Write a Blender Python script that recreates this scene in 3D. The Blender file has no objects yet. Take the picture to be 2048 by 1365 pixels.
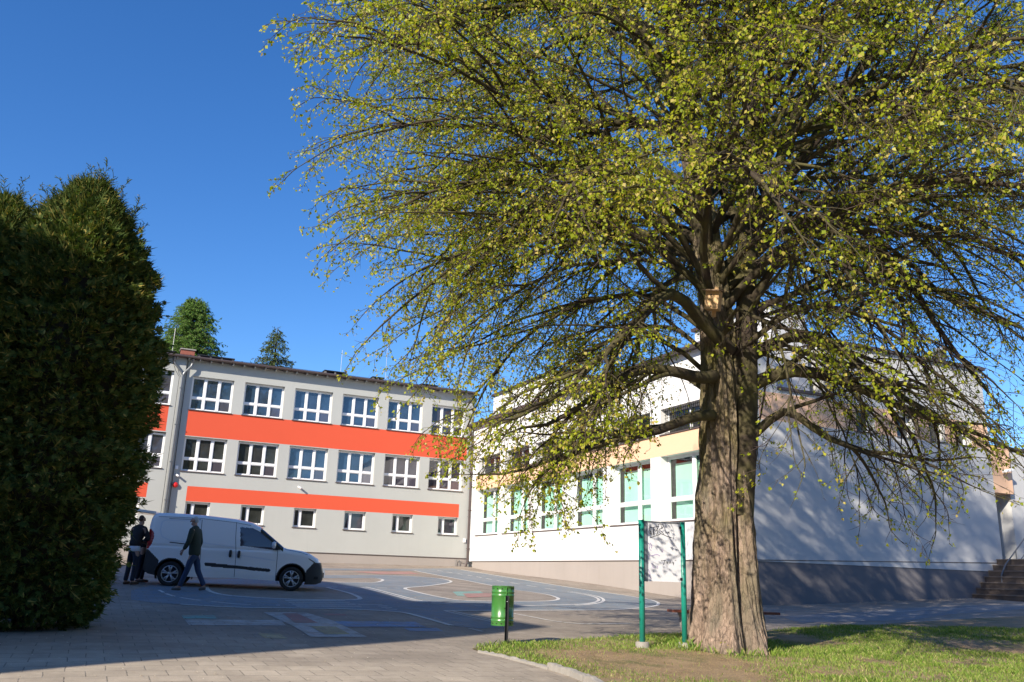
import bpy, bmesh, math, random
import numpy as np
from mathutils import Vector, Matrix
from mathutils.geometry import tessellate_polygon
R = math.radians
rng = np.random.default_rng(7)
random.seed(7)

# ------------------------------------------------------------------ camera
scn = bpy.context.scene
FPX, PITCH, ROLL = 1710.0, R(15.4), R(1.75)
_F = np.array([0, math.cos(PITCH), math.sin(PITCH)]); _Rt = np.array([1., 0, 0]); _U = np.cross(_Rt, _F)
_c, _s = math.cos(ROLL), math.sin(ROLL)
CR = _c*_Rt + _s*_U; CU = -_s*_Rt + _c*_U; EYE = np.array([0, 0, 1.6])
cd = bpy.data.cameras.new("camera"); cam = bpy.data.objects.new("camera", cd)
scn.collection.objects.link(cam); scn.camera = cam
cam.matrix_world = Matrix(((CR[0], CU[0], -_F[0], 0), (CR[1], CU[1], -_F[1], 0), (CR[2], CU[2], -_F[2], 1.6), (0, 0, 0, 1)))
cd.sensor_width = 36; cd.lens = 36*FPX/2048; cd.clip_end = 2000; cd.clip_start = 0.1

# ------------------------------------------------------------------ light
SUN_EL, SUN_AZ = R(28), R(34)          # light travels towards azimuth 34 deg right of the view
tosun = Vector((-math.sin(SUN_AZ)*math.cos(SUN_EL), -math.cos(SUN_AZ)*math.cos(SUN_EL), math.sin(SUN_EL)))
w = bpy.data.worlds.new("World"); scn.world = w; w.use_nodes = True
nt = w.node_tree; bgn = nt.nodes['Background']
sky = nt.nodes.new('ShaderNodeTexSky'); sky.sky_type = 'NISHITA'; sky.sun_disc = False
sky.sun_elevation = SUN_EL; sky.sun_rotation = math.atan2(tosun.x, tosun.y)
sky.altitude = 300; sky.air_density = 1.0; sky.dust_density = 0.35; sky.ozone_density = 4.5
hs = nt.nodes.new('ShaderNodeHueSaturation'); hs.inputs['Hue'].default_value = .508; hs.inputs['Saturation'].default_value = 1.22; hs.inputs['Value'].default_value = .98; nt.links.new(sky.outputs[0], hs.inputs['Color']); nt.links.new(hs.outputs[0], bgn.inputs[0]); bgn.inputs[1].default_value = 0.13
sl = bpy.data.lights.new("sun", 'SUN'); sl.energy = 5.0; sl.angle = R(0.5); sl.color = (1.0, 0.90, 0.76)
so = bpy.data.objects.new("sun", sl); scn.collection.objects.link(so)
so.rotation_euler = tosun.to_track_quat('Z', 'Y').to_euler(); so.location = (0, 0, 40)
scn.view_settings.view_transform = 'Standard'; scn.view_settings.look = 'None'
scn.view_settings.exposure = 0.65; scn.view_settings.gamma = 1.0
scn.render.engine = 'CYCLES'
scn.render.resolution_x = 1024; scn.render.resolution_y = 682

# ------------------------------------------------------------------ helpers
def ray(x, y): return (x-1024)*CR - (y-682.5)*CU + FPX*_F
def atY(x, y, Y):
    d = ray(x, y); return EYE + d*(Y/d[1])
def link(o): scn.collection.objects.link(o); return o
def tag(o, label=None, cat=None, group=None, kind=None):
    if label: o['label'] = label
    if cat: o['category'] = cat
    if group: o['group'] = group
    if kind: o['kind'] = kind
    return o
def empty(name, loc=(0, 0, 0), rz=0, label=None, cat=None, group=None):
    o = bpy.data.objects.new(name, None); o.empty_display_size = .2
    o.location = loc; o.rotation_euler = (0, 0, rz); link(o); return tag(o, label, cat, group)
class MB:
    def __init__(s): s.v = []; s.f = []; s.m = []; s.M = None
    def add(s, vs, fs, mi=0):
        b = len(s.v)
        if s.M is not None: vs = [tuple(s.M @ Vector(v)) for v in vs]
        s.v.extend([tuple(map(float, v)) for v in vs]); s.f.extend([tuple(i+b for i in f) for f in fs]); s.m.extend([mi]*len(fs))
    def box(s, x0, x1, y0, y1, z0, z1, mi=0):
        s.add([(x0, y0, z0), (x1, y0, z0), (x1, y1, z0), (x0, y1, z0), (x0, y0, z1), (x1, y0, z1), (x1, y1, z1), (x0, y1, z1)],
              [(0, 3, 2, 1), (4, 5, 6, 7), (0, 1, 5, 4), (1, 2, 6, 5), (2, 3, 7, 6), (3, 0, 4, 7)], mi)
    def tube(s, pts, rad, n=8, mi=0, cap=True):
        pts = [np.array(p, float) for p in pts]
        if np.isscalar(rad): rad = [rad]*len(pts)
        t0 = pts[1]-pts[0]; t0 = t0/np.linalg.norm(t0)
        a = np.cross(t0, [0, 0, 1.]);
        if np.linalg.norm(a) < .1: a = np.cross(t0, [1., 0, 0])
        a /= np.linalg.norm(a); vs = []
        for i, p in enumerate(pts):
            t = pts[min(i+1, len(pts)-1)]-pts[max(i-1, 0)]; t = t/(np.linalg.norm(t)+1e-9)
            a = a-t*(a@t); a /= np.linalg.norm(a)+1e-9; b = np.cross(t, a)
            for k in range(n):
                an = 2*math.pi*k/n; vs.append(p+rad[i]*(math.cos(an)*a+math.sin(an)*b))
        fs = []
        for i in range(len(pts)-1):
            for k in range(n):
                k2 = (k+1) % n; fs.append((i*n+k, i*n+k2, (i+1)*n+k2, (i+1)*n+k))
        if cap: fs.append(tuple(range(n-1, -1, -1))); fs.append(tuple((len(pts)-1)*n+k for k in range(n)))
        s.add(vs, fs, mi)
    def prism(s, poly, y0, y1, mi=0):     # poly in (x,z), extruded along y
        n = len(poly); vs = [(p[0], y0, p[1]) for p in poly]+[(p[0], y1, p[1]) for p in poly]
        fs = [tuple(range(n)), tuple(range(2*n-1, n-1, -1))]+[(i, i+n, (i+1) % n+n, (i+1) % n) for i in range(n)]
        s.add(vs, fs, mi)
    def lathe(s, prof, n=24, c=(0, 0), mi=0):   # prof (r,z)
        vs = []
        for r_, z in prof:
            for k in range(n):
                an = 2*math.pi*k/n; vs.append((c[0]+r_*math.cos(an), c[1]+r_*math.sin(an), z))
        fs = [(i*n+k, i*n+(k+1) % n, (i+1)*n+(k+1) % n, (i+1)*n+k) for i in range(len(prof)-1) for k in range(n)]
        s.add(vs, fs, mi)
    def mesh(s, name, mats, smooth=False):
        me = bpy.data.meshes.new(name); me.from_pydata(s.v, [], s.f)
        for m in (mats if isinstance(mats, (list, tuple)) else [mats]): me.materials.append(m)
        me.polygons.foreach_set('material_index', s.m)
        bm = bmesh.new(); bm.from_mesh(me); bmesh.ops.recalc_face_normals(bm, faces=bm.faces); bm.to_mesh(me); bm.free()
        if smooth: me.polygons.foreach_set('use_smooth', [True]*len(me.polygons))
        me.update(); return me
    def build(s, name, mats, parent=None, smooth=False, bevel=0):
        o = bpy.data.objects.new(name, s.mesh(name, mats, smooth)); link(o)
        if parent: o.parent = parent
        if bevel:
            b = o.modifiers.new('bevel', 'BEVEL'); b.width = bevel; b.segments = 2; b.limit_method = 'ANGLE'; b.angle_limit = R(40)
        return o
def np_mesh(name, V, F, mats, parent=None, mi=None, smooth=False):   # uniform-size faces from numpy
    me = bpy.data.meshes.new(name); k = F.shape[1]
    me.vertices.add(len(V)); me.vertices.foreach_set('co', V.astype(np.float32).ravel())
    me.loops.add(F.size); me.loops.foreach_set('vertex_index', F.astype(np.int32).ravel())
    me.polygons.add(len(F)); me.polygons.foreach_set('loop_start', np.arange(0, F.size, k, dtype=np.int32))
    me.polygons.foreach_set('loop_total', np.full(len(F), k, dtype=np.int32))
    for m in (mats if isinstance(mats, (list, tuple)) else [mats]): me.materials.append(m)
    if mi is not None: me.polygons.foreach_set('material_index', mi.astype(np.int32))
    if smooth: me.polygons.foreach_set('use_smooth', np.ones(len(F), dtype=bool))
    me.update(calc_edges=True); me.validate()
    o = bpy.data.objects.new(name, me); link(o)
    if parent: o.parent = parent
    return o

# ------------------------------------------------------------------ materials
def mat(name):
    m = bpy.data.materials.new(name); m.use_nodes = True; n = m.node_tree; p = n.nodes['Principled BSDF']; return m, n, p
def N(n, t, **kw):
    x = n.nodes.new(t)
    for k, v in kw.items():
        if k.startswith('i_'): x.inputs[k[2:].replace('_', ' ')].default_value = v
        else: setattr(x, k, v)
    return x
def noise(n, scale, detail=4, rough=.6, coord=None, dist=0):
    t = N(n, 'ShaderNodeTexNoise'); t.inputs['Scale'].default_value = scale; t.inputs['Detail'].default_value = detail
    t.inputs['Roughness'].default_value = rough; t.inputs['Distortion'].default_value = dist
    if coord is not None: n.links.new(coord, t.inputs['Vector'])
    return t.outputs['Fac']
def ramp(n, fac, a, b, ca=(0, 0, 0, 1), cb=(1, 1, 1, 1)):
    r_ = N(n, 'ShaderNodeValToRGB'); r_.color_ramp.elements[0].position = a; r_.color_ramp.elements[1].position = b
    r_.color_ramp.elements[0].color = ca; r_.color_ramp.elements[1].color = cb; n.links.new(fac, r_.inputs[0]); return r_.outputs[0]
def mix(n, fac, a, b, mode='MIX'):
    x = N(n, 'ShaderNodeMix', data_type='RGBA', blend_type=mode)
    for sock, v in ((x.inputs[0], fac), (x.inputs[6], a), (x.inputs[7], b)):
        if isinstance(v, (int, float)): sock.default_value = v
        elif isinstance(v, tuple): sock.default_value = v if len(v) == 4 else v+(1,)
        else: n.links.new(v, sock)
    return x.outputs[2]
def bump(n, p, h, strength, dist):
    b = N(n, 'ShaderNodeBump'); b.inputs['Strength'].default_value = strength; b.inputs['Distance'].default_value = dist
    n.links.new(h, b.inputs['Height']); n.links.new(b.outputs[0], p.inputs['Normal'])
def objc(n): return N(n, 'ShaderNodeTexCoord').outputs['Object']
def simple(name, col, rough=.5, metal=0, var=0, vscale=8, bmp=0, bscale=60, spec=None, coat=0):
    m, n, p = mat(name); p.inputs['Roughness'].default_value = rough; p.inputs['Metallic'].default_value = metal
    p.inputs['Base Color'].default_value = (*col, 1)
    if spec is not None: p.inputs['Specular IOR Level'].default_value = spec
    if coat: p.inputs['Coat Weight'].default_value = coat; p.inputs['Coat Roughness'].default_value = .05
    if var:
        c = objc(n); f = noise(n, vscale, 5, .65, c)
        n.links.new(mix(n, f, tuple(x*(1-var) for x in col), tuple(min(1, x*(1+var)) for x in col)), p.inputs['Base Color'])
    if bmp: bump(n, p, noise(n, bscale, 3, .6, objc(n)), bmp, .01)
    return m
def plaster(name, col, dirt=.15, streak=.17):
    m, n, p = mat(name); p.inputs['Roughness'].default_value = .9; p.inputs['Specular IOR Level'].default_value = .2
    c = objc(n); big = noise(n, .35, 4, .6, c); fine = noise(n, 40, 3, .7, c)
    mp = N(n, 'ShaderNodeMapping'); mp.inputs['Scale'].default_value = (2.2, 2.2, .12); n.links.new(c, mp.inputs[0])
    st = noise(n, 1.0, 5, .7, mp.outputs[0])
    a = mix(n, ramp(n, big, .3, .75), tuple(x*(1-dirt) for x in col), col)
    b = mix(n, ramp(n, st, .55, .8), a, tuple(x*(1-streak) for x in col))
    d = mix(n, fine, b, tuple(x*.9 for x in col))
    n.links.new(d, p.inputs['Base Color']); bump(n, p, noise(n, 90, 3, .7, c), .5, .006); return m
M_grey = plaster('grey_plaster', (.47, .48, .455)); M_orange = plaster('orange_plaster', (.70, .105, .052), .06, .05)
M_white = plaster('white_plaster', (.80, .79, .77), .05, .06); M_peach = plaster('peach_plaster', (.80, .52, .34), .06, .06)
M_plinth = plaster('plinth_plaster', (.385, .345, .315), .2, .25); M_plinth_shade = plaster('shaded_plinth_plaster', (.19, .18, .185), .12, .15)  # second plinth tone: end-wall shade put into the colour
M_pale = plaster('pale_plaster', (.62, .62, .63)); M_whiteR = plaster('shaded_white_plaster', (.56, .56, .55), .10, .12)  # second white: hall white darkened to carry the end wall's shade
M_roof = simple('brown_roof_metal', (.075, .05, .045), .45, .2, .3, 3)
M_pipe = simple('brown_metal', (.10, .075, .07), .4, .3, .2, 6); M_pipeg = simple('grey_metal', (.17, .18, .19), .4, .5, .2, 6)
M_pvc = simple('white_pvc', (.80, .80, .80), .35, 0, .03, 4); M_sill = simple('sill_metal', (.13, .10, .09), .45, .3, .2, 5)
M_brick = simple('red_brick', (.28, .09, .06), .85, 0, .3, 12, .4, 40); M_zinc = simple('zinc_sheet', (.30, .31, .32), .4, .6, .2, 4)
M_black = simple('black_metal', (.02, .02, .024), .45, .3); M_conc = simple('concrete', (.29, .27, .24), .9, 0, .25, 9, .6, 50)
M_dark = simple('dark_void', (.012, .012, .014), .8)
def glass(name, col, ior, rough=.03):
    m, n, p = mat(name); p.inputs['Roughness'].default_value = rough; p.inputs['IOR'].default_value = ior
    c = objc(n); isl = N(n, 'ShaderNodeNewGeometry').outputs['Random Per Island']; a_ = mix(n, ramp(n, noise(n, .9, 3, .6, c), .35, .7), col, tuple(x*2.2+.004 for x in col))
    n.links.new(mix(n, ramp(n, isl, .72, 1.0), a_, (.075, .065, .085)), p.inputs['Base Color'])
    bump(n, p, noise(n, 1.1, 1, .5, c), .12, .02); return m
M_gl = [glass('window_glass', (.016, .034, .062), 2.1), glass('dim_window_glass', (.028, .027, .036), 1.75), glass('dark_window_glass', (.022, .024, .022), 1.6)]
m, n, p = mat('clear_glass'); M_clear = m; n.nodes.remove(p)
tr = N(n, 'ShaderNodeBsdfTransparent'); tr.inputs[0].default_value = (.85, .95, .9, 1); gg = N(n, 'ShaderNodeBsdfGlossy'); gg.inputs['Roughness'].default_value = .03
ms = N(n, 'ShaderNodeMixShader'); ms.inputs[0].default_value = .13
n.links.new(tr.outputs[0], ms.inputs[1]); n.links.new(gg.outputs[0], ms.inputs[2]); n.links.new(ms.outputs[0], n.nodes['Material Output'].inputs[0])
M_blind = simple('mint_blind', (.50, .82, .68), .8, 0, .08, 2)

BROT = R(90-64.6)
def slabnodes(n):
    g = N(n, 'ShaderNodeNewGeometry'); mp = N(n, 'ShaderNodeMapping'); mp.inputs['Rotation'].default_value = (0, 0, -BROT); n.links.new(g.outputs['Position'], mp.inputs[0])
    sx = N(n, 'ShaderNodeSeparateXYZ'); n.links.new(mp.outputs[0], sx.inputs[0]); cx = N(n, 'ShaderNodeCombineXYZ')
    n.links.new(sx.outputs[0], cx.inputs[0]); n.links.new(sx.outputs[1], cx.inputs[1])   # flat 2D
    v = cx.outputs[0]
    wob = noise(n, 1.6, 2, .5, v); vm = N(n, 'ShaderNodeVectorMath', operation='MULTIPLY_ADD'); vm.inputs[1].default_value = (.03, .03, 0)
    cw = N(n, 'ShaderNodeCombineXYZ'); n.links.new(wob, cw.inputs[0]); n.links.new(wob, cw.inputs[1]); n.links.new(cw.outputs[0], vm.inputs[0]); n.links.new(v, vm.inputs[2])
    br = N(n, 'ShaderNodeTexBrick'); br.offset = .5; n.links.new(vm.outputs[0], br.inputs[0])
    br.inputs['Scale'].default_value = 1; br.inputs['Brick Width'].default_value = .36; br.inputs['Row Height'].default_value = .36
    br.inputs['Mortar Size'].default_value = .0065; br.inputs['Mortar Smooth'].default_value = .35
    br.inputs['Color1'].default_value = (.475, .415, .33, 1); br.inputs['Color2'].default_value = (.56, .49, .39, 1); br.inputs['Mortar'].default_value = (.17, .15, .12, 1)
    br.inputs['Bias'].default_value = 0
    big = ramp(n, noise(n, .45, 6, .65, v), .35, .7); med = noise(n, 5, 6, .75, v); fine = noise(n, 70, 3, .8, v)
    c1 = mix(n, .8, br.outputs['Color'], mix(n, big, (.60, .58, .57), (1.12, 1.1, 1.08)), 'MULTIPLY')
    c2 = mix(n, .55, c1, mix(n, ramp(n, med, .3, .75), (.70, .68, .66), (1.2, 1.18, 1.14)), 'MULTIPLY')
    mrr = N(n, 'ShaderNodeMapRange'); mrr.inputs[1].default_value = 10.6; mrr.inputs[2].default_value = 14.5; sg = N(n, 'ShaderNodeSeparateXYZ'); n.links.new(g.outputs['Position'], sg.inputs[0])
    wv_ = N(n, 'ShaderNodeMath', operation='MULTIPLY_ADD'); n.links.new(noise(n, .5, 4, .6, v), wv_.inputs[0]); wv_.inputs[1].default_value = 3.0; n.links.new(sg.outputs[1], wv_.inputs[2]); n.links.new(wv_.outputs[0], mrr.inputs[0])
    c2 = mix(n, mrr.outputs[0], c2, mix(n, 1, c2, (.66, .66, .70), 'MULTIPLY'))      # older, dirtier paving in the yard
    c3 = mix(n, .5, c2, mix(n, ramp(n, fine, .3, .7), (.65, .65, .65), (1.3, 1.3, 1.3)), 'MULTIPLY')
    jn = ramp(n, noise(n, 9, 3, .7, v), .38, .6)      # joints partly filled with sand
    c4 = mix(n, mix(n, .5, jn, (0, 0, 0)), c3, (.46, .41, .34))
    mo = N(n, 'ShaderNodeMath', operation='MULTIPLY'); n.links.new(br.outputs['Fac'], mo.inputs[0]); mo.inputs[1].default_value = 1
    fin = mix(n, br.outputs['Fac'], c3, c4)
    bh = N(n, 'ShaderNodeMath', operation='MULTIPLY_ADD'); n.links.new(br.outputs['Fac'], bh.inputs[0]); bh.inputs[1].default_value = -1.0
    n.links.new(med, bh.inputs[2])
    return v, fin, bh.outputs[0], br.outputs['Fac'], fine
def slabmat(name, paint=None, wear=(.42, .62), cover=1.0):
    m, n, p = mat(name); v, col, h, fac, fine = slabnodes(n)
    p.inputs['Roughness'].default_value = .9; p.inputs['Specular IOR Level'].default_value = .25
    if paint:
        wr = ramp(n, noise(n, 2.6, 8, .8, v), wear[0], wear[1], (1, 1, 1, 1), (.12, .12, .12, 1))
        wf = ramp(n, fine, .25, .6, (.5, .5, .5, 1), (1, 1, 1, 1))
        a = mix(n, 1, wr, wf, 'MULTIPLY'); a = mix(n, fac, a, (.25, .25, .25)); a = mix(n, 1, a, (cover,)*3, 'MULTIPLY')
        pc = mix(n, noise(n, 1.2, 4, .6, v), tuple(x*.8 for x in paint), tuple(min(1, x*1.15) for x in paint))
        col = mix(n, a, col, pc)
    n.links.new(col, p.inputs['Base Color']); bump(n, p, h, .5, .012); return m
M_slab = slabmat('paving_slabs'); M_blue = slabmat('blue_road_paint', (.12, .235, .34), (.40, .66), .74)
M_blue2 = slabmat('faded_blue_path_paint', (.11, .22, .33), (.38, .62), .6)
M_wline = slabmat('white_line_paint', (.72, .70, .66), (.55, .85)); M_wtile = slabmat('worn_white_paint', (.66, .66, .66), (.36, .62), .8)
M_teal = slabmat('worn_teal_paint', (.16, .55, .50), (.36, .62), .85); M_redp = slabmat('worn_red_paint', (.50, .16, .16), (.36, .62), .85)
M_yelp = slabmat('worn_yellow_paint', (.60, .52, .22), (.36, .6), .7); M_bluet = slabmat('worn_blue_tile_paint', (.12, .32, .62), (.36, .62), .85)

# ------------------------------------------------------------------ ground surface
CP = np.array([(-2.35,56,2.15),(-10.75,52,2.06),(-20,47.5,1.95),(-30,43,1.8),(-2,55.2,2.03),(4.5,41.6,1.35),(7.7,34.8,.91),(10,33.7,.84),(15,36,1.05),(19.3,38.2,1.27),(26,41,1.4),
(-8.2,21.5,1.15),(-5.4,22,1.10),(-7.4,20.8,1.08),(-14,20,1.1),(-14,10,.8),(0,14,.6),(2.24,14.5,.55),(3.07,15.2,.58),(3.7,14.8,.50),(3.8,18,.56),(8,22,.62),(15,22,.7),(0,21,.88),(0,30,1.1),
(-4.3,10.4,.63),(-3.5,8.7,.6),(-7,10,.68),(0,10,.5),(3,9,.38),(6,12,.42),(10,12,.4),(16,14,.4),(0,4,.3),(-8,4,.4),(8,4,.25),(0,-6,0.1),(-12,-6,.2),(12,-6,.1),(-30,20,1.2),(35,30,1.0),(35,10,.4),(-30,-5,.4),(35,-6,.2)])
def _tps(r2): return np.where(r2 > 0, r2*np.log(r2+1e-12), 0)*.5
_n = len(CP); _xy = CP[:, :2]/10
_K = _tps(((_xy[:, None]-_xy[None])**2).sum(-1))+np.eye(_n)*.02
_P = np.hstack([np.ones((_n, 1)), _xy])
_S = np.linalg.solve(np.block([[_K, _P], [_P.T, np.zeros((3, 3))]]), np.concatenate([CP[:, 2], np.zeros(3)]))
def gz(X, Y):
    X = np.clip(np.asarray(X, float), -45, 50); Y = np.clip(np.asarray(Y, float), -20, 62)
    q = np.stack([X, Y], -1)/10; d = ((q[..., None, :]-_xy)**2).sum(-1)
    return _tps(d)@_S[:_n]+_S[_n]+_S[_n+1]*q[..., 0]+_S[_n+2]*q[..., 1]
_ts = np.linspace(3, 80, 1500)
def G(x, y):
    d = ray(x, y); P = EYE+d*(_ts/d[1])[:, None]; h = P[:, 2]-gz(P[:, 0], P[:, 1]); i = int(np.argmax(h < 0))
    if i == 0: return P[0] if h[0] < 0 else P[-1]
    a = h[i-1]/(h[i-1]-h[i]); return P[i-1]*(1-a)+P[i]*a
def coords(lo, hi, step, far):
    a = list(np.arange(lo, hi+1e-6, step)); s_ = step; x = hi; 
    while x < far: s_ *= 1.5; x += s_; a.append(x)
    s_ = step; x = lo
    while x > -far: s_ *= 1.5; x -= s_; a.insert(0, x)
    return np.array(a)
gx = coords(-20, 26, .5, 600); gy = coords(2, 60, .5, 600)
GX, GY = np.meshgrid(gx, gy); GZ = gz(GX, GY)
V = np.stack([GX, GY, GZ], -1).reshape(-1, 3); nx = len(gx); ny = len(gy)
ii = (np.arange(ny-1)[:, None]*nx+np.arange(nx-1)[None]).ravel()
F4 = np.stack([ii, ii+1, ii+nx+1, ii+nx], 1)
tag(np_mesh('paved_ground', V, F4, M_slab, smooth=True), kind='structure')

def drape(name, outer, holes, material, off, px=True, maxlen=.6):
    """fill a ground polygon and lay it on the ground surface"""
    cv = (lambda q: G(*q)) if px else (lambda q: np.array([q[0], q[1], 0]))
    loops = [[Vector((*cv(q)[:2], 0)) for q in outer]]+[[Vector((*cv(q)[:2], 0)) for q in h] for h in holes]
    pts = [v for l in loops for v in l]; tris = tessellate_polygon(loops)
    bm = bmesh.new(); vs = [bm.verts.new(v) for v in pts]
    for t in tris:
        try: bm.faces.new([vs[i] for i in t])
        except ValueError: pass
    for _ in range(7):
        es = [e for e in bm.edges if e.calc_length() > maxlen]
        if not es: break
        bmesh.ops.subdivide_edges(bm, edges=es, cuts=1); bmesh.ops.triangulate(bm, faces=bm.faces)
    co = np.array([v.co[:] for v in bm.verts]); z = gz(co[:, 0], co[:, 1])+off
    for v, zz in zip(bm.verts, z): v.co.z = zz
    for f in bm.faces:
        if f.normal.z < 0: f.normal_flip()
    me = bpy.data.meshes.new(name); bm.to_mesh(me); bm.free(); me.materials.append(material)
    o = bpy.data.objects.new(name, me); link(o); return tag(o, kind='structure')
def strips(name, lines, material, off):
    """lines: list of (pixel polyline, width m, dash, gap)"""
    mb = MB()
    for pl_, wd, dash, gap in lines:
        P = np.array([G(*q)[:2] for q in pl_]); seg = np.linalg.norm(np.diff(P, axis=0), axis=1); L = np.concatenate([[0], np.cumsum(seg)])
        tot = L[-1]; t = 0; runs = [(0, tot)] if not dash else [(a, min(a+dash, tot)) for a in np.arange(0, tot, dash+gap)]
        for a, b in runs:
            k = max(2, int((b-a)/.25)+1); s_ = np.linspace(a, b, k); X = np.interp(s_, L, P[:, 0]); Y = np.interp(s_, L, P[:, 1])
            T = np.stack([np.gradient(X), np.gradient(Y)], 1); T /= np.linalg.norm(T, axis=1)[:, None]+1e-9; Nn = np.stack([-T[:, 1], T[:, 0]], 1)*wd/2
            A = np.stack([X, Y], 1)+Nn; B = np.stack([X, Y], 1)-Nn
            vs = [(*q, float(gz(q[0], q[1]))+off) for q in A]+[(*q, float(gz(q[0], q[1]))+off) for q in B]
            mb.add(vs, [(i, i+1, k+i+1, k+i) for i in range(k-1)])
    o = mb.build(name, material); return tag(o, kind='structure')
def smooth_px(pts, it=2):
    for _ in range(it):
        q = [pts[0]]
        for a, b in zip(pts[:-1], pts[1:]):
            q += [(a[0]*.75+b[0]*.25, a[1]*.75+b[1]*.25), (a[0]*.25+b[0]*.75, a[1]*.25+b[1]*.75)]
        q.append(pts[-1]); pts = q
    return pts
outerTop = [(904,1137),(922,1140),(1000,1152.7),(1078,1165.7),(1164,1179.3),(1234,1189),(1279,1196),(1304.7,1200.8),(1316,1205.7),(1318,1208.6),(1312.5,1212.5),(1293,1215.9),(1234,1220.4),(1176,1221.3),(1045,1221.7),(889,1222.5)]
lowline = [(902.7,1252),(850,1236.7),(811,1226),(775.8,1223),(697.7,1219),(600,1217.5),(520,1216.7),(446,1215),(394.8,1211.5),(360,1209.5)]
islL = [(413,1172),(413,1180),(428,1187),(456,1192),(508,1196),(569,1198.8),(620,1200.6),(700,1200.8),(716,1200),(722,1198),(716,1194),(700,1187),(653,1175.5),(600,1171),(520,1168)]
islM = [(600,1157),(740,1156.8),(760,1158),(768,1161),(757,1165),(740,1166),(668,1165.2),(600,1163)]
islR = [(650,1141),(828.5,1142),(873.4,1150.8),(932,1161.5),(979,1171),(1025,1180),(1058.6,1184),(1097.6,1190),(1115,1196),(1118,1199),(1109,1202),(1084,1203.4),(1025,1203.7),(979,1203),(920,1202),(893,1197.7),(854,1190),(814,1180),(809,1178),(813,1176),(854,1173),(889,1168),(904.7,1164.5),(897,1160.5),(873,1156.6),(834,1153.7),(789.5,1151),(717,1150.6),(650,1151)]
drape('blue_road_paint', outerTop+[(970,1240),(1010,1256),(960,1258)]+lowline+[(300,1206),(262,1200),(262,1182),(330,1165),(560,1155),(600,1137)], [islL, islM, islR], M_blue, .004)
wl = .11
strips('white_road_lines', [
 (smooth_px(outerTop[1:]), wl, 0, 0), (smooth_px(lowline), wl, 0, 0), (smooth_px(islL[:13]), wl, 0, 0), (smooth_px(islM[1:7]), wl, 0, 0), (smooth_px(islR[1:28]), wl, 0, 0),
 ([(875,1141.5),(932,1150.5),(998,1162.5),(1060,1172.5),(1127,1183)], .09, .9, .75),
 (smooth_px([(1134.8,1184.5),(1166,1189),(1186,1193.5),(1195,1197),(1199,1201),(1191,1205.7),(1166,1209.6),(1078,1211.6),(1025,1212.5),(979,1213)]), .10, 0, 0),
 (smooth_px([(1142,1184),(1174,1189),(1196,1193.5),(1205,1197.5),(1208.6,1201.5),(1201,1206.7),(1170,1210.8),(1150,1211.5)]), .10, 0, 0),
 ([(863,1206.5),(883,1207.5),(924,1210.8),(967,1212.5)], .09, .45, .6), ([(655,1175.2),(720,1175.6),(800,1177.3)], .09, .35, .3),
 ([(722,1175.5),(766,1186.5),(815,1199.5),(848,1206)], .10, 0, 0), ([(732,1175),(776,1186),(825,1199),(856,1205.5)], .08, 0, 0),
 ([(889,1222.5),(979,1243.5),(1010,1251)], .07, 0, 0), ([(903,1222.5),(990,1243),(1020,1250)], .07, 0, 0),
 ([(1022,1227),(1060,1234),(1103.5,1242.8),(1140,1247.3),(1166,1249),(1210,1249),(1262,1247.7)], .08, 0, 0),
 ([(938,1258),(965,1264)], .06, 0, 0), ([(430,1205),(470,1209),(520,1211),(560,1211.5)], .07, .8, .5), (smooth_px([(318,1181),(330,1188),(352,1195),(400,1202),(430,1205)]), .07, .7, .3),
 ([(571,1202),(690,1202)], .10, .0, 0), ([(577,1205.6),(700,1205.6)], .10, 0, 0), ([(584,1209.4),(711,1209.6)], .10, 0, 0), ([(592,1213.3),(722,1213.6)], .10, 0, 0),
 ([(716,1209.8),(764,1210)], .07, 0, 0), ([(756,1213),(775,1213.2)], .07, 0, 0), ([(763,1216),(784,1216.3)], .07, 0, 0), ([(771,1219),(794,1220)], .07, 0, 0),
 ([(2048,1214),(1950,1216),(1850,1220),(1780,1225)], .05, 0, 0),
], M_wline, .008)
drape('blue_side_path_paint', [(1560,1234),(1640,1228),(1760,1222),(1800,1217),(1900,1213.5),(2048,1208),(2200,1203),(2200,1216),(2048,1219),(1900,1229),(1830,1240),(1700,1244),(1600,1246)], [], M_blue2, .004)
for nm, po, mt, of in [('painted_tiles_teal', [(363,1231),(428,1231),(434,1238),(367,1238)], M_teal, .004), ('painted_tiles_white', [(369,1240),(562,1241),(572,1252),(378,1251)], M_wtile, .004),
    ('painted_tiles_white', [(527,1225.5),(612,1226),(668,1243),(690,1254),(735,1275),(622,1275),(588,1254)], M_wtile, .006), ('painted_tile_red', [(565,1228),(594,1228),(636,1247),(590,1247)], M_redp, .010),
    ('painted_tiles_blue', [(668,1244),(830,1244.5),(852,1255),(694,1255)], M_bluet, .008), ('painted_tiles_blue', [(807,1256.5),(873,1256.5),(887,1263),(820,1263.6)], M_bluet, .004),
    ('painted_tiles_yellow', [(618,1253),(672,1255),(700,1270),(650,1270)], M_yelp, .010), ('painted_tiles_yellow', [(515,1268),(560,1268),(575,1278),(530,1277)], M_yelp, .004),
    ('painted_tiles_pink', [(642,1227.5),(688,1228.5),(696,1232),(652,1231)], M_redp, .004), ('painted_tiles_orange', [(700,1143.5),(820,1144),(840,1149),(760,1149)], M_redp, .006),
    ('painted_tiles_orange', [(905,1184),(960,1183),(975,1192),(915,1192.5)], M_teal, .004), ('painted_tiles_pink', [(925,1188),(1000,1187),(1010,1194),(935,1196)], M_redp, .008)]:
    drape(nm, po, [], mt, of)

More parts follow.
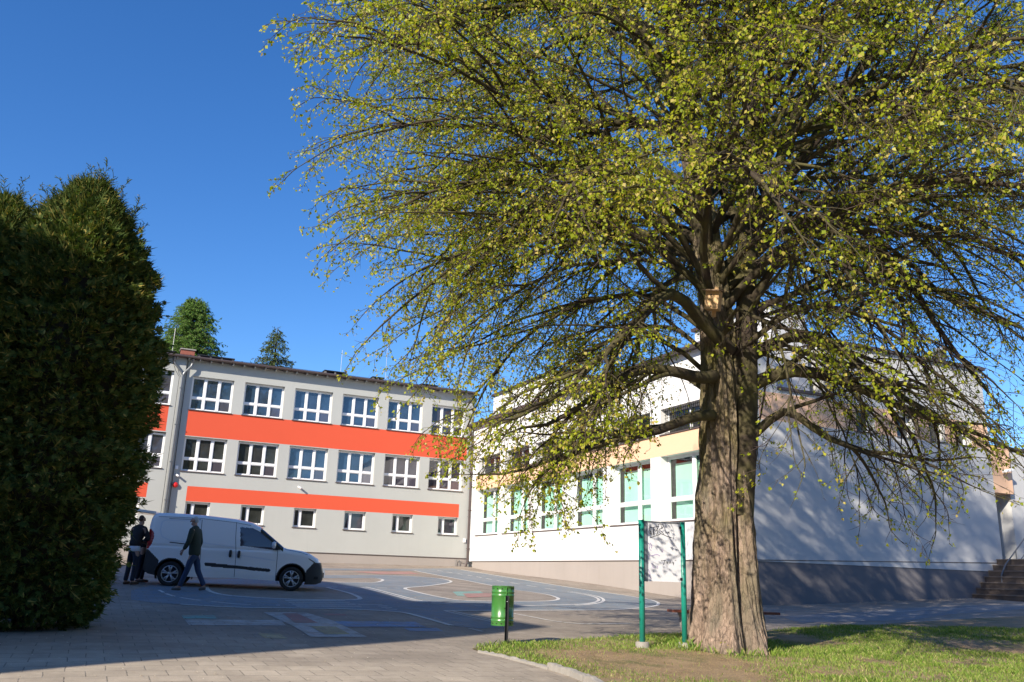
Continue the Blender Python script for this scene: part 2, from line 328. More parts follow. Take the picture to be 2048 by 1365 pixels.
# ------------------------------------------------------------------ lawn, kerb, grass
M_soil, n, p = mat('lawn_soil'); c = N(n, 'ShaderNodeNewGeometry').outputs['Position']
p.inputs['Roughness'].default_value = .95; p.inputs['Specular IOR Level'].default_value = .1
a = mix(n, ramp(n, noise(n, 2.2, 6, .7, c), .35, .65), (.24, .155, .10), (.42, .29, .18)); a = mix(n, ramp(n, noise(n, 40, 4, .8, c), .4, .7), a, (.42, .33, .2))
a = mix(n, ramp(n, noise(n, .9, 3, .6, c), .52, .68), a, (.16, .17, .07)); n.links.new(a, p.inputs['Base Color']); bump(n, p, noise(n, 30, 5, .8, c), 1, .03)
lawn_px = [(943,1299),(965,1294),(1005,1291),(1050,1289),(1100,1284),(1160,1280),(1230,1276),(1300,1270),(1385,1267),(1460,1268),(1540,1262),(1600,1257),(1700,1252),(1800,1247),(1930,1239),(2048,1233),(2250,1224),(2500,1300),(2500,1480),(1900,1520),(1420,1520),(1250,1400),(1182,1366),(1100,1338),(1045,1323),(1000,1312),(955,1303)]
tag(drape('lawn_soil', lawn_px, [], M_soil, .012), kind='structure')
LW = np.array([G(*q)[:2] for q in lawn_px])
def inside(P, poly):
    x, y = P[:, 0], P[:, 1]; r_ = np.zeros(len(P), bool); j = len(poly)-1
    for i in range(len(poly)):
        xi, yi = poly[i]; xj, yj = poly[j]
        with np.errstate(divide='ignore', invalid='ignore'):
            r_ ^= ((yi > y) != (yj > y)) & (x < (xj-xi)*(y-yi)/(yj-yi+1e-12)+xi)
        j = i
    return r_
def vnoise(P, sc, seed):
    g = np.random.default_rng(seed).random((64, 64)); q = P*sc; i = np.floor(q).astype(int); f = q-i; f = f*f*(3-2*f)
    a = g[i[:, 0] % 64, i[:, 1] % 64]; b = g[(i[:, 0]+1) % 64, i[:, 1] % 64]; c_ = g[i[:, 0] % 64, (i[:, 1]+1) % 64]; d = g[(i[:, 0]+1) % 64, (i[:, 1]+1) % 64]
    return (a*(1-f[:, 0])+b*f[:, 0])*(1-f[:, 1])+(c_*(1-f[:, 0])+d*f[:, 0])*f[:, 1]
bare = []
for x, y, dx, dy in ((1260,1321,165,21),(1345,1337,180,28),(1190,1311,90,9),(1410,1322,90,17),(1580,1279,60,16),(1990,1296,120,20),(1745,1325,40,4),(1640,1349,40,5),(1455,1352,90,20),(1930,1330,60,6),(2060,1300,60,12)):
    c0 = G(x, y)[:2]; ex = np.linalg.norm(G(x+dx, y)[:2]-c0); ey = abs(G(x, y-dy)[1]-G(x, y+dy)[1])/2; bare.append((c0, ex, ey))
def bareness(P):
    b = np.zeros(len(P))
    for c0, ex, ey in bare:
        b = np.maximum(b, np.clip(1.6-1.3*np.hypot((P[:, 0]-c0[0])/ex, (P[:, 1]-c0[1])/ey), 0, 1))
    return b
TREE = np.array([3.68, 15.0])
P = rng.random((900000, 2))*[22, 16]+[-1, 7]; P = P[inside(P, LW)]
vis = np.abs(P[:, 0]/P[:, 1]) < .72; P = P[vis]
br_ = bareness(P); nz = vnoise(P, 1.7, 3)*.6+vnoise(P, 6, 4)*.4
keep = rng.random(len(P)) < np.clip((1-br_*1.02)*(.05+1.5*np.clip(nz-.15, 0, 1)), .012, 1)*np.clip(17/P[:, 1], .3, 1)
P = P[keep & (np.hypot(*(P-TREE).T) > .66)]
nb = len(P); br_ = bareness(P)
hgt = (.018+.050*rng.random(nb)**1.6)*(.55+.9*vnoise(P, 1.3, 9))*(1-.45*br_)
near = np.exp(-((np.hypot(*(P-TREE).T)-.75)/.22)**2); hgt *= 1+1.6*near
PB = G(1010, 1292)[:2]; hgt *= 1+1.0*np.exp(-(np.hypot(*(P-PB).T)/.35)**2)
an = rng.random(nb)*6.283; wd = .0026+.0026*rng.random(nb); ln = hgt*(.15+.7*rng.random(nb)); la = rng.random(nb)*6.283
z = gz(P[:, 0], P[:, 1])+.008
dx = np.cos(an)*wd; dy = np.sin(an)*wd; V = np.empty((nb, 4, 3))
V[:, 0] = np.stack([P[:, 0]-dx, P[:, 1]-dy, z], 1); V[:, 1] = np.stack([P[:, 0]+dx, P[:, 1]+dy, z], 1)
V[:, 2] = np.stack([P[:, 0]+dx*.8+np.cos(la)*ln*.35, P[:, 1]+dy*.8+np.sin(la)*ln*.35, z+hgt*.6], 1)
V[:, 3] = np.stack([P[:, 0]+np.cos(la)*ln, P[:, 1]+np.sin(la)*ln, z+hgt], 1)
def leafmat(name, cols, rough=.5, trans=.35, spec=.3):
    m, n, p = mat(name); g = N(n, 'ShaderNodeNewGeometry'); r_ = N(n, 'ShaderNodeValToRGB'); el = r_.color_ramp.elements
    for i, (pos, cc) in enumerate(cols):
        e = el[i] if i < 2 else el.new(pos); e.position = pos; e.color = (*cc, 1)
    n.links.new(g.outputs['Random Per Island'], r_.inputs[0]); n.links.new(r_.outputs[0], p.inputs['Base Color'])
    p.inputs['Roughness'].default_value = rough; p.inputs['Specular IOR Level'].default_value = spec
    t = N(n, 'ShaderNodeBsdfTranslucent'); hs = N(n, 'ShaderNodeHueSaturation'); hs.inputs['Saturation'].default_value = 1.15; hs.inputs['Value'].default_value = 1.3
    n.links.new(r_.outputs[0], hs.inputs['Color']); n.links.new(hs.outputs[0], t.inputs[0])
    ms = N(n, 'ShaderNodeMixShader'); ms.inputs[0].default_value = trans; n.links.new(p.outputs[0], ms.inputs[1]); n.links.new(t.outputs[0], ms.inputs[2])
    n.links.new(ms.outputs[0], n.nodes['Material Output'].inputs[0]); return m
M_grass = leafmat('grass_blades', [(0, (.085, .17, .022)), (1, (.46, .40, .18)), (.35, (.17, .27, .038)), (.75, (.26, .35, .065))], .55, .3, .25)
F = np.arange(nb*4).reshape(-1, 4)[:, [0, 1, 2, 3]]
grass = np_mesh('lawn_grass', V.reshape(-1, 3), F, M_grass); tag(grass, kind='stuff')
# dry straw blades lying on the bare patches
P = rng.random((160000, 2))*[14, 10]+[0, 8]; P = P[inside(P, LW)]; P = P[(bareness(P) > .1) & (rng.random(len(P)) < .25+.5*vnoise(P, 2.3, 77))]; k = len(P)
an = rng.random(k)*6.283; L_ = .03+.06*rng.random(k); z = gz(P[:, 0], P[:, 1])+.014; V = np.empty((k, 3, 3)); w_ = .003
V[:, 0] = np.stack([P[:, 0]-np.sin(an)*w_, P[:, 1]+np.cos(an)*w_, z], 1); V[:, 1] = np.stack([P[:, 0]+np.sin(an)*w_, P[:, 1]-np.cos(an)*w_, z], 1)
V[:, 2] = np.stack([P[:, 0]+np.cos(an)*L_, P[:, 1]+np.sin(an)*L_, z+.02*rng.random(k)], 1)
M_straw = leafmat('dry_straw', [(0, (.42, .30, .14)), (1, (.60, .46, .24))], .7, .15, .1)
tag(np_mesh('dry_straw', V.reshape(-1, 3), np.arange(k*3).reshape(-1, 3), M_straw), kind='stuff')
# bits of bud scale and grit on the slabs
P = rng.random((2600, 2))*[22, 30]+[-9, 7]; P = P[~inside(P, LW)]; P = P[rng.random(len(P)) < np.where(np.hypot(P[:, 0]-2, P[:, 1]-14) < 9, .8, .12)]; k = len(P)
an = rng.random(k)*6.283; s_ = .006+.014*rng.random(k)**2; z = gz(P[:, 0], P[:, 1])+.012; V = np.empty((k, 4, 3))
for j in range(4):
    aa = an+j*math.pi/2; V[:, j] = np.stack([P[:, 0]+np.cos(aa)*s_, P[:, 1]+np.sin(aa)*s_*.7, z+.006*(j % 2)], 1)
M_scale = leafmat('bud_scales', [(0, (.62, .52, .36)), (1, (.50, .36, .22)), (.7, (.75, .70, .58))], .8, .1, .1)
tag(np_mesh('fallen_bud_scales', V.reshape(-1, 3), np.arange(k*4).reshape(-1, 4), M_scale), kind='stuff')

def kerb(name, px, wd, h, label):
    Pk = np.array([G(*q)[:2] for q in px]); mb = MB(); rows = []
    seg = np.linalg.norm(np.diff(Pk, axis=0), axis=1); L = np.concatenate([[0], np.cumsum(seg)]); k = max(3, int(L[-1]/.06)); s_ = np.linspace(0, L[-1], k)
    X = np.interp(s_, L, Pk[:, 0]); Y = np.interp(s_, L, Pk[:, 1]); T = np.stack([np.gradient(X), np.gradient(Y)], 1); T /= np.linalg.norm(T, axis=1)[:, None]; Nn = np.stack([-T[:, 1], T[:, 0]], 1)
    vs = []
    for i in range(k):
        z0 = float(gz(X[i], Y[i])); j = rng.normal(0, .006, 4)
        for (o_, zz) in ((-wd/2, -.1), (-wd/2+j[0], h+j[1]-.008), (-wd/2+.02+j[0], h+j[1]), (wd/2-.02+j[2], h+j[3]), (wd/2+j[2], h+j[3]-.01), (wd/2, -.1)):
            vs.append((X[i]+Nn[i, 0]*o_, Y[i]+Nn[i, 1]*o_, z0+zz))
    fs = [(i*6+q, i*6+q+1, i*6+q+7, i*6+q+6) for i in range(k-1) for q in range(5)]+[tuple(range(6)), tuple((k-1)*6+q for q in (5, 4, 3, 2, 1, 0))]
    mb.add(vs, fs); o = mb.build(name, M_conc); return tag(o, label, 'kerb', 'kerb stones along the lawn edge')
kerb('kerb_stone', [(960,1305.5),(1000,1313.5),(1045,1325),(1075,1332.5)], .07, .03, 'thin sunken crumbling kerb strip beside the lawn tip under the green bin')
kerb('kerb_stone', [(1076,1333),(1101,1340)], .08, .035, 'short broken kerb piece between the thin strip and the thick kerb stone')
kerb('kerb_stone', [(1103,1339.5),(1140,1351),(1184,1368),(1230,1392)], .10, .075, 'thick raised kerb stone leaving the picture at the bottom beside the lawn')

# ------------------------------------------------------------------ buildings (local frame: x along the striped wall, y behind it)
CX, CY = -2.353, 56.0
def hall(name, label, cat): return empty(name, (CX, CY, 0), BROT, label, cat)
def wallgrid(mb, axis, off, u0, u1, z0, z1, holes, reveal, matfn, zb=None, extra_u=(), extra_z=()):
    """wall face at y=off (axis 'x', facing -y) or x=off (axis 'y', facing -x, u runs towards -y)"""
    us = sorted({u0, u1, *[h[0] for h in holes], *[h[1] for h in holes], *extra_u}); zs = sorted({z0, z1, *[h[2] for h in holes], *[h[3] for h in holes], *extra_z})
    us = [u for u in us if u0 <= u <= u1]; zs = [q for q in zs if z0 <= q <= z1]
    def pt(u, d, z): return (u, off+d, z) if axis == 'x' else (off+d, -u, z)
    for a, b in zip(us[:-1], us[1:]):
        for c_, d in zip(zs[:-1], zs[1:]):
            mu, mz = (a+b)/2, (c_+d)/2
            if any(h[0] < mu < h[1] and h[2] < mz < h[3] for h in holes): continue
            mb.add([pt(a, 0, c_), pt(b, 0, c_), pt(b, 0, d), pt(a, 0, d)], [(0, 1, 2, 3)], matfn(mu, mz))
    for h in holes:
        a, b, c_, d = h[:4]; m_ = h[4] if len(h) > 4 else 0
        for q in (((a, c_), (a, d)), ((b, c_), (b, d)), ((a, c_), (b, c_)), ((a, d), (b, d))):
            (p0, p1), (p2, p3) = q
            mb.add([pt(p0, 0, p1), pt(p2, 0, p3), pt(p2, reveal, p3), pt(p0, reveal, p1)], [(0, 1, 2, 3)], m_)
def window_meshes(w_, h_, cols, rows, reveal, fr=.075, mull=.13, sash=True):
    """returns frame, pane, sill meshes; origin = lower left corner of the opening on the wall face, looking along +y"""
    f = MB(); g = MB(); sl_ = MB(); y0 = reveal-.07; y1 = reveal+.02
    cs = [0]; [cs.append(cs[-1]+q*w_/sum(cols)) for q in cols]; rs = [0]; [rs.append(rs[-1]+q*h_/sum(rows)) for q in rows]
    f.box(0, w_, y0, y1, 0, fr); f.box(0, w_, y0, y1, h_-fr, h_); f.box(0, fr, y0, y1, fr, h_-fr); f.box(w_-fr, w_, y0, y1, fr, h_-fr)
    for x in cs[1:-1]: f.box(x-mull/2, x+mull/2, y0-.012, y1, fr, h_-fr)
    for z in rs[1:-1]:
        for i in range(len(cs)-1):
            a = cs[i]+(mull/2 if i else fr); b = cs[i+1]-(mull/2 if i < len(cs)-2 else fr); f.box(a, b, y0-.006, y1, z-mull*.42, z+mull*.42)
    for i in range(len(cs)-1):
        for j in range(len(rs)-1):
            a = cs[i]+(mull/2 if i else fr); b = cs[i+1]-(mull/2 if i < len(cs)-2 else fr)
            c_ = rs[j]+(mull*.42 if j else fr); d = rs[j+1]-(mull*.42 if j < len(rs)-2 else fr); t = .035 if sash else 0
            if sash:
                for (xa, xb, za, zb_) in ((a, a+t, c_, d), (b-t, b, c_, d), (a+t, b-t, c_, c_+t), (a+t, b-t, d-t, d)): f.box(xa, xb, y0+.018, y1-.01, za, zb_)
            tl = rng.normal(0, .0035, 4)      # each pane sits a little out of true, as glass does
            g.add([(a+t, y0+.045+tl[0], c_+t), (b-t, y0+.045+tl[1], c_+t), (b-t, y0+.045+tl[2]+.002, d-t), (a+t, y0+.045+tl[3]+.002, d-t)], [(0, 1, 2, 3)])
    sl_.box(-.05, w_+.05, -.06, reveal-.075, -.045, -.003)
    return f, g, sl_
def place_window(ms, loc, rz, parent, gm, blind=None):
    f, g, s_ = ms
    o = bpy.data.objects.new('window', f); link(o); o.parent = parent; o.location = loc; o.rotation_euler = (0, 0, rz)
    q = bpy.data.objects.new('pane', g); link(q); q.parent = o
    q.material_slots  # slot data below
    if gm is not None:
        q.material_slots[0].link = 'OBJECT'; q.material_slots[0].material = gm
    r_ = bpy.data.objects.new('sill', s_); link(r_); r_.parent = o
    if blind is not None:
        b = bpy.data.objects.new('blind', blind); link(b); b.parent = o
    return o
def wset(*a, **k):
    f, g, s_ = window_meshes(*a, **k); return f.mesh('window_frame', M_pvc), g.mesh('window_pane', M_gl[0]), s_.mesh('window_sill', M_sill)

# --- striped classroom building
A = hall('classroom_building', 'grey three storey classroom building with two orange stripes and white windows', 'building')
up = [-17.75+2.955*i for i in range(6)]; lo = [-17.27+3.02*i for i in range(6)]
upW, loW = 2.33, 1.33
holes = [(u, u+upW, 10.30, 12.25) for u in up]+[(u, u+upW, 6.79, 8.75) for u in up]+[(u, u+loW, 4.03, 5.12) for u in lo]
holes += [(-21.1, -18.78, 10.40, 12.40), (-21.1, -18.78, 6.85, 8.85), (-21.0, -19.62, 4.05, 5.15), (-24.05, -21.73, 10.4, 12.4), (-24.05, -21.73, 6.85, 8.85)]
def mA(u, z):
    if -17.76 < u < -.42 and 8.79 < z < 10.27: return 1
    if u < -18.82 and 8.9 < z < 10.37: return 1
    if -17.28 < u < -.79 and 5.14 < z < 5.97: return 1
    if u < -19.35 and 5.20 < z < 6.0: return 1
    return 0
mb = MB()
STEP = -.15
wallgrid(mb, 'x', STEP, -36, -18.2, 2.63, 13.2, [h for h in holes if h[0] < -18.3], .30, mA, extra_u=(-18.82, -19.35), extra_z=(8.79, 10.27, 8.9, 10.37, 5.14, 5.97, 5.20, 6.0))
mb.add([(-18.2, STEP, 1.5), (-18.2, 0, 1.5), (-18.2, 0, 13.2), (-18.2, STEP, 13.2)], [(0, 1, 2, 3)])
wallgrid(mb, 'x', 0, -18.2, 0, 2.63, 13.2, [h for h in holes if h[0] > -18.3], .30, mA, extra_u=(-17.76, -.42, -17.28, -.79), extra_z=(8.79, 10.27, 8.9, 10.37, 5.14, 5.97, 5.20, 6.0))
mb.add([(-36, 0, 0), (-36, 12, 0), (-36, 12, 13.2), (-36, 0, 13.2)], [(0, 1, 2, 3)]); mb.add([(-36, 12, 0), (0, 12, 0), (0, 12, 13.2), (-36, 12, 13.2)], [(0, 1, 2, 3)])
mb.add([(0, 0, 0), (0, 12, 0), (0, 12, 13.2), (0, 0, 13.2)], [(0, 1, 2, 3)])
for h in holes: pass
mb.build('wall', [M_grey, M_orange], A)
mb = MB(); mb.box(-18.17, -.02, .03, .2, 1.2, 2.625, 0); mb.box(-36, -18.23, STEP+.03, .1, 1.2, 2.625, 0); mb.build('plinth', M_plinth, A)
mb = MB(); mb.box(-18.19, -.03, -.012, -.002, 2.60, 2.64); mb.box(-36, -18.21, STEP-.012, STEP-.002, 2.60, 2.64); mb.build('plinth_trim', M_pipe, A)
WU = [wset(upW, h_, (1, 1, 1), (.72, 1.22), .30) for h_ in (1.95, 1.95, 1.95)]; WL = [wset(loW, 1.09, (.42, .91), (1,), .30, sash=True) for _ in range(2)]
gsel_u = [0, 0, 0, 0, 0, 1]; gsel_m = [2, 2, 0, 0, 1, 1]; gsel_l = [2, 2, 2, 1, 2, 1]
for i, u in enumerate(up):
    place_window(WU[i % 3], (u, 0, 10.30), 0, A, M_gl[gsel_u[i]]); place_window(WU[(i+1) % 3], (u, 0, 6.795), 0, A, M_gl[gsel_m[i]])
for i, u in enumerate(lo): place_window(WL[i % 2], (u, 0, 4.03), 0, A, M_gl[gsel_l[i]])
for u, z in ((-21.1, 10.43), (-21.1, 6.88), (-24.05, 10.43), (-24.05, 6.88)): place_window(wset(upW-.01, 1.95, (1, 1, 1), (.72, 1.22), .30), (u, STEP, z-.03), 0, A, M_gl[1])
place_window(wset(1.36, 1.09, (.42, .91), (1,), .30), (-21.0, STEP, 4.055), 0, A, M_gl[2])
# roof: low pitched metal roof with overhang, gutter and battens under it
mb = MB(); mb.prism([(-.42, 13.20), (-.42, 13.33), (6.0, 14.0), (12.3, 13.3), (12.3, 13.2)], -36, -.02)   # profile in (y,z); rotate below
vs = [(v[1], v[0], v[2]) for v in mb.v]; mb.v = vs
rf = mb.build('roof', M_roof, A)
mb = MB(); mb.tube([(-36, -.50, 13.24), (-.1, -.50, 13.24)], .075, 10); mb.build('gutter', M_pipe, A)
mb = MB()
for x in np.arange(-35.5, -.4, .62): mb.box(x, x+.07, -.41, -.005, 13.10, 13.196)
mb.box(-35.9, -.1, -.012, -.002, 13.02, 13.10); mb.build('eave_battens', M_grey, A)
def downpipe(parent, x, ztop, zbot, name='downpipe', y=-.13, m=M_pipeg, r_=.055, wye=True):
    mb = MB(); yw = STEP if x < -18.2 else 0
    if wye:
        mb.tube([(x-.55, -.42, ztop+.55), (x-.55, -.25, ztop+.30), (x-.5, y, ztop+.18), (x-.1, y, ztop-.25), (x, y, ztop-.45), (x, y, zbot)], r_, 10)
        mb.tube([(x+.45, -.42, ztop+.55), (x+.45, -.25, ztop+.30), (x+.4, y, ztop+.12), (x+.08, y, ztop-.3), (x, y, ztop-.5)], r_, 10)
    else: mb.tube([(x, -.42, ztop), (x, -.30, ztop-.25), (x, y, ztop-.5), (x, y, zbot+.15), (x, y-.12, zbot)], r_, 10)
    for z in np.arange(zbot+.8, ztop-.6, 2.1):
        mb.box(x-r_-.015, x+r_+.015, y-r_-.012, y+r_+.012, z, z+.04); mb.box(x-.02, x+.02, y+r_, yw-.004, z, z+.03)
    return mb.build(name, m, parent, smooth=False)
downpipe(A, -18.33, 12.62, 2.2, y=STEP-.12, r_=.065)
mb = MB(); mb.box(-18.26, -18.10, -.20, -.002, 2.7, 12.4); 
mb = MB(); mb.tube([(-18.12, -.06, 13.1), (-18.12, -.06, 2.4)], .018, 6); mb.tube([(-19.0, -.48, 13.25), (-18.95, -.33, 12.9), (-18.75, -.28, 12.4), (-18.5, -.28, 12.05), (-18.5, -.26, 2.4)], .014, 6); mb.build('lightning_cable', M_black, A)
downpipe(A, -.13, 12.9, 2.3, wye=False, y=-.12)
# roof furniture
mb = MB(); mb.box(-18.5, -17.75, .9, 1.5, 13.2, 13.95, 0); mb.box(-18.56, -17.69, .84, 1.56, 13.95, 14.02, 1); mb.build('chimney', [M_brick, M_conc], A)
for (x0, x1, z1) in ((-17.5, -15.6, 13.66), (-20.0, -18.9, 13.66), (-10.0, -8.8, 13.70), (-6.9, -6.3, 13.68), (-3.6, -2.6, 13.62)):
    mb = MB(); k = max(2, int((x1-x0)/.5))
    for i in range(k+1):
        x = x0+(x1-x0)*i/k; mb.box(x-.05, x+.05, .4, 1.2, 13.25, z1-.06, 1)
    mb.box(x0-.1, x1+.1, .35, 1.25, z1-.06, z1, 0); mb.build('roof_vent', [M_black, M_conc], A)
for x, y, z0, z1, cross in ((-8.8, 1.5, 13.4, 15.4, 0), (-5.2, 3.5, 13.6, 16.8, 1), (-18.9, 2.6, 13.4, 15.6, 0)):
    mb = MB(); mb.tube([(x, y, z0), (x, y, z1)], .013, 6)
    if cross:
        mb.tube([(x-.45, y, z1-.9), (x+.35, y, z1-.9)], .01, 5); mb.tube([(x-.1, y-.3, z1-.5), (x-.1, y+.3, z1-.5)], .01, 5)
        for gx_, gy_ in ((-3, -1), (3, 1.5), (-1.5, 1)): mb.tube([(x, y, z1-.2), (x+gx_, y+gy_, 13.4)], .006, 4)
    mb.build('antenna_mast', M_zinc, A)
mb = MB(); xs = np.linspace(-35.5, -.5, 13)
for x in xs: mb.box(x-.03, x+.03, 5.97, 6.03, 13.95, 14.22)
mb.tube([(x, 6.0, 14.22-.02*(i % 2)) for i, x in enumerate(xs)], .009, 4); mb.tube([(x, .3, 13.52) for x in xs], .009, 4)
for x in xs: mb.box(x-.04, x+.04, .25, .35, 13.38, 13.53)
mb.build('lightning_wire', M_black, A)
# things fixed to the striped wall
def wallpos(u, d, z):
    v = Matrix.Rotation(BROT, 3, 'Z') @ Vector((u, -d, z)); return (CX+v.x, CY+v.y, v.z)
t = empty('alarm_bell', wallpos(-17.93, .01, 5.98), BROT, 'round red alarm bell on the grey wall left of the lower orange stripe', 'alarm bell')
mb = MB(); mb.M = Matrix.Rotation(R(90), 4, 'X'); mb.lathe([(.001, .16), (.07, .155), (.12, .13), (.15, .08), (.155, .04)], 24); mb.build('bell_dome', simple('red_enamel', (.62, .02, .02), .3), t, True)
mb = MB(); mb.M = Matrix.Rotation(R(90), 4, 'X'); mb.lathe([(.10, .04), (.10, .0), (.001, .0)], 16); mb.build('backplate', M_black, t)
def camera_thing(u, z, label):
    t = empty('security_camera', wallpos(u, .0, z), BROT, label, 'security camera', 'white cameras on the building walls')
    mb = MB(); mb.M = Matrix.Rotation(R(90), 4, 'X'); mb.lathe([(.05, 0), (.05, .03), (.03, .06)], 14); mb.build('mount', M_pvc, t)
    mb = MB(); mb.tube([(0, -.06, 0), (.03, -.12, -.03), (.12, -.26, -.10)], [.045, .06, .055], 12); mb.build('housing', M_pvc, t, True); return t
camera_thing(-17.95, 6.55, 'small white camera left of the alarm bell under the white box, by the grey pipe')
camera_thing(-11.1, 6.35, 'small white camera alone under the third window of the middle storey')
def wallbox(u, z, w_, h_, label):
    t = empty('junction_box', wallpos(u, 0, z), BROT, label, 'junction box', 'white boxes on the grey wall')
    mb = MB(); mb.box(-w_/2, w_/2, -.07, 0, -h_/2, h_/2); mb.build('box_body', M_pvc, t, bevel=.008); mb = MB(); mb.box(-w_/2+.02, w_/2-.02, -.076, -.068, -h_/2+.02, h_/2-.02); mb.build('lid', M_pvc, t); return t
wallbox(-17.98, 6.95, .16, .2, 'small white box beside the grey pipe above the camera and alarm bell')
wallbox(-.33, 3.72, .17, .24, 'small white box low on the grey wall beside the corner pipe')
t = empty('meter_frame', wallpos(-.62, 0, 2.2), BROT, 'small grey tubular guard on the plinth at the inner corner', 'guard rail')
mb = MB(); mb.tube([(-.22, -.03, -.15), (-.22, -.06, .30), (.0, -.06, .30), (0, -.03, -.15)], .02, 6); mb.tube([(0, -.05, .2), (.25, -.05, .2)], .015, 6); mb.build('rail', M_pipeg, t)

# --- white sports hall
B = hall('sports_hall', 'white sports hall with green blinds, peach bands and a shaded end wall', 'building')
u0s = [1.00, 4.95, 8.88, 12.88, 16.86, 20.88]
lowH = [(u, u+3.27, 4.03, 6.82) for u in u0s]; uppH = [(u+.05, u+3.3, 7.75, 8.88) for u in u0s]
mb = MB()
def mB(u, z): return 1 if (.75 < u < 24.6 and 6.82 < z < 7.72) else 0
wallgrid(mb, 'y', 0, .0, 25.4, 2.45, 11.05, lowH+uppH, .45, mB, extra_u=(.75, 24.6), extra_z=(6.82, 7.72))
# end wall: low part and tall part with peach band
RW = [(5.60, 6.35), (6.95, 8.05), (9.35, 10.50), (11.45, 12.45), (13.2, 14.2)]
rH = [(a, b, 8.03, 9.12) for a, b in RW]
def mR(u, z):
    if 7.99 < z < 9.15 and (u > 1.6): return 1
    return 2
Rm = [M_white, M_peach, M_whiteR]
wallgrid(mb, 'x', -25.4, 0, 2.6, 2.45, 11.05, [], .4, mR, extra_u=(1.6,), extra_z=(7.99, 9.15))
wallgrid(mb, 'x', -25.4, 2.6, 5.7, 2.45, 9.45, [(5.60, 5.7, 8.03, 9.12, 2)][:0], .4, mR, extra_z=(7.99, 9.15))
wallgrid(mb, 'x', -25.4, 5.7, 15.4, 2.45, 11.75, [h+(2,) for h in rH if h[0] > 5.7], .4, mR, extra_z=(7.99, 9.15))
# returns and backs
def vq(mb, x0, y0, x1, y1, z0, z1, mi=0): mb.add([(x0, y0, z0), (x1, y1, z0), (x1, y1, z1), (x0, y0, z1)], [(0, 1, 2, 3)], mi)
vq(mb, 2.6, -25.4, 2.6, -20, 9.3, 11.05); vq(mb, 5.7, -25.4, 5.7, -13, 9.3, 11.75, 2); vq(mb, 15.4, -25.4, 15.4, 0, 1, 11.75, 2); vq(mb, 0, 0, 15.4, 0, 1, 11.05)
vq(mb, 5.7, -13, 15.4, -13, 11.0, 11.75)
mb.build('wall', Rm, B)
mb = MB(); mb.box(.03, .2, -25.36, -.6, .3, 2.445, 0); mb.build('plinth', M_plinth, B)
mb = MB(); mb.add([(0.03, -25.37, .2), (15.4, -25.37, .2), (15.4, -25.37, 2.82), (.03, -25.37, 2.445)], [(0, 1, 2, 3)]); mb.build('plinth', M_plinth_shade, B)
mb = MB(); mb.box(-.012, .1, -25.41, -.4, 2.43, 2.462)
mb.add([(0, -25.412, 2.44), (15.4, -25.412, 2.82), (15.4, -25.412, 2.855), (0, -25.412, 2.475)], [(0, 1, 2, 3)]); mb.build('plinth_trim', M_pipe, B)
# roofs
mb = MB(); mb.box(-.35, 2.6, -25.55, .35, 11.05, 11.16); mb.box(2.62, 5.7, -25.5, 0, 9.3, 9.42); mb.build('roof', M_roof, B)
mb = MB(); mb.box(-.02, .0, -25.3, -.2, 10.90, 11.04); mb.build('eave_board', M_white, B)  # thin white board under the eave, same plaster as the wall
mb = MB(); mb.box(5.66, 15.55, -25.55, -13, 11.75, 11.88); mb.box(5.7, 15.4, -13, 0, 11.0, 11.1); mb.build('roof', M_roof, B)
mb = MB(); mb.tube([(-.42, .30, 11.08), (-.42, -25.5, 11.08)], .08, 10); mb.build('gutter', M_pipe, B)
mb = MB(); mb.M = Matrix.Rotation(R(-90), 4, 'Z'); mb.tube([(.15, -.42, 11.0), (.15, -.30, 10.7), (.15, -.12, 10.3), (.15, -.12, 2.5), (.22, -.22, 2.25), (.22, -.30, 2.0)], .065, 10)
for z in (3.2, 5.6, 8.0): mb.box(.07, .23, -.20, -.01, z, z+.05)
mb.build('downpipe', M_pipe, B)
# setback upper volumes
mb = MB(); vq(mb, 1.6, .5, 1.6, -8, 11.1, 13.35, 0); vq(mb, 1.6, -8, 5, -8, 11.1, 13.35); vq(mb, 1.6, .5, 6, .5, 9, 13.35); mb.box(1.45, 6, -8.15, .6, 13.35, 13.5, 1)
mb.build('upper_storey', [M_white, M_roof, M_pale], B); mb = MB(); vq(mb, 3.2, -19.4, 3.2, -24.6, 9.3, 13.3, 2); vq(mb, 3.2, -24.6, 5.2, -24.6, 9.3, 13.3, 2); vq(mb, 5.2, -24.6, 5.2, -19.4, 9.3, 13.3, 2); vq(mb, 3.2, -19.4, 5.2, -19.4, 9.3, 13.3, 2); mb.box(3.05, 5.3, -24.8, -19.3, 13.3, 13.45, 1)
mb.build('upper_storey', [M_white, M_roof, M_pale], B)
wl_ = wset(3.27, 2.79, (1.25, 1), (.95, 1.84), .45, fr=.09, mull=.16); wl_[1].materials[0] = M_clear
bl = MB(); bl.box(.25, 3.2, .62, .64, .06, 2.5); bl = bl.mesh('window_blind', M_blind)
wu_ = wset(3.25, 1.12, (1, 1), (1,), .45)
gr = MB()
for x in np.arange(.12, 3.25, .14): gr.box(x-.008, x+.008, .20, .216, 0, 1.12)
for z in np.arange(.1, 1.1, .16): gr.box(0, 3.25, .217, .229, z-.008, z+.008)
gr = gr.mesh('window_grate', M_black)
for u in u0s:
    place_window(wl_, (0, -u, 4.035), R(-90), B, M_clear, bl)
    o = place_window(wu_, (0, -u-.05, 7.755), R(-90), B, M_gl[2]); q = bpy.data.objects.new('grate', gr); link(q); q.parent = o
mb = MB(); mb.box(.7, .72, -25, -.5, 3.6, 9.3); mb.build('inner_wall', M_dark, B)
wr_ = wset(1.05, 1.09, (1,), (1,), .40, fr=.07)
for a, b in RW:
    if a > 5.7: 
        ww = wset(b-a, 1.09, (1,), (1,), .40, fr=.07); place_window(ww, (a, -25.4, 8.03), 0, B, M_gl[2])
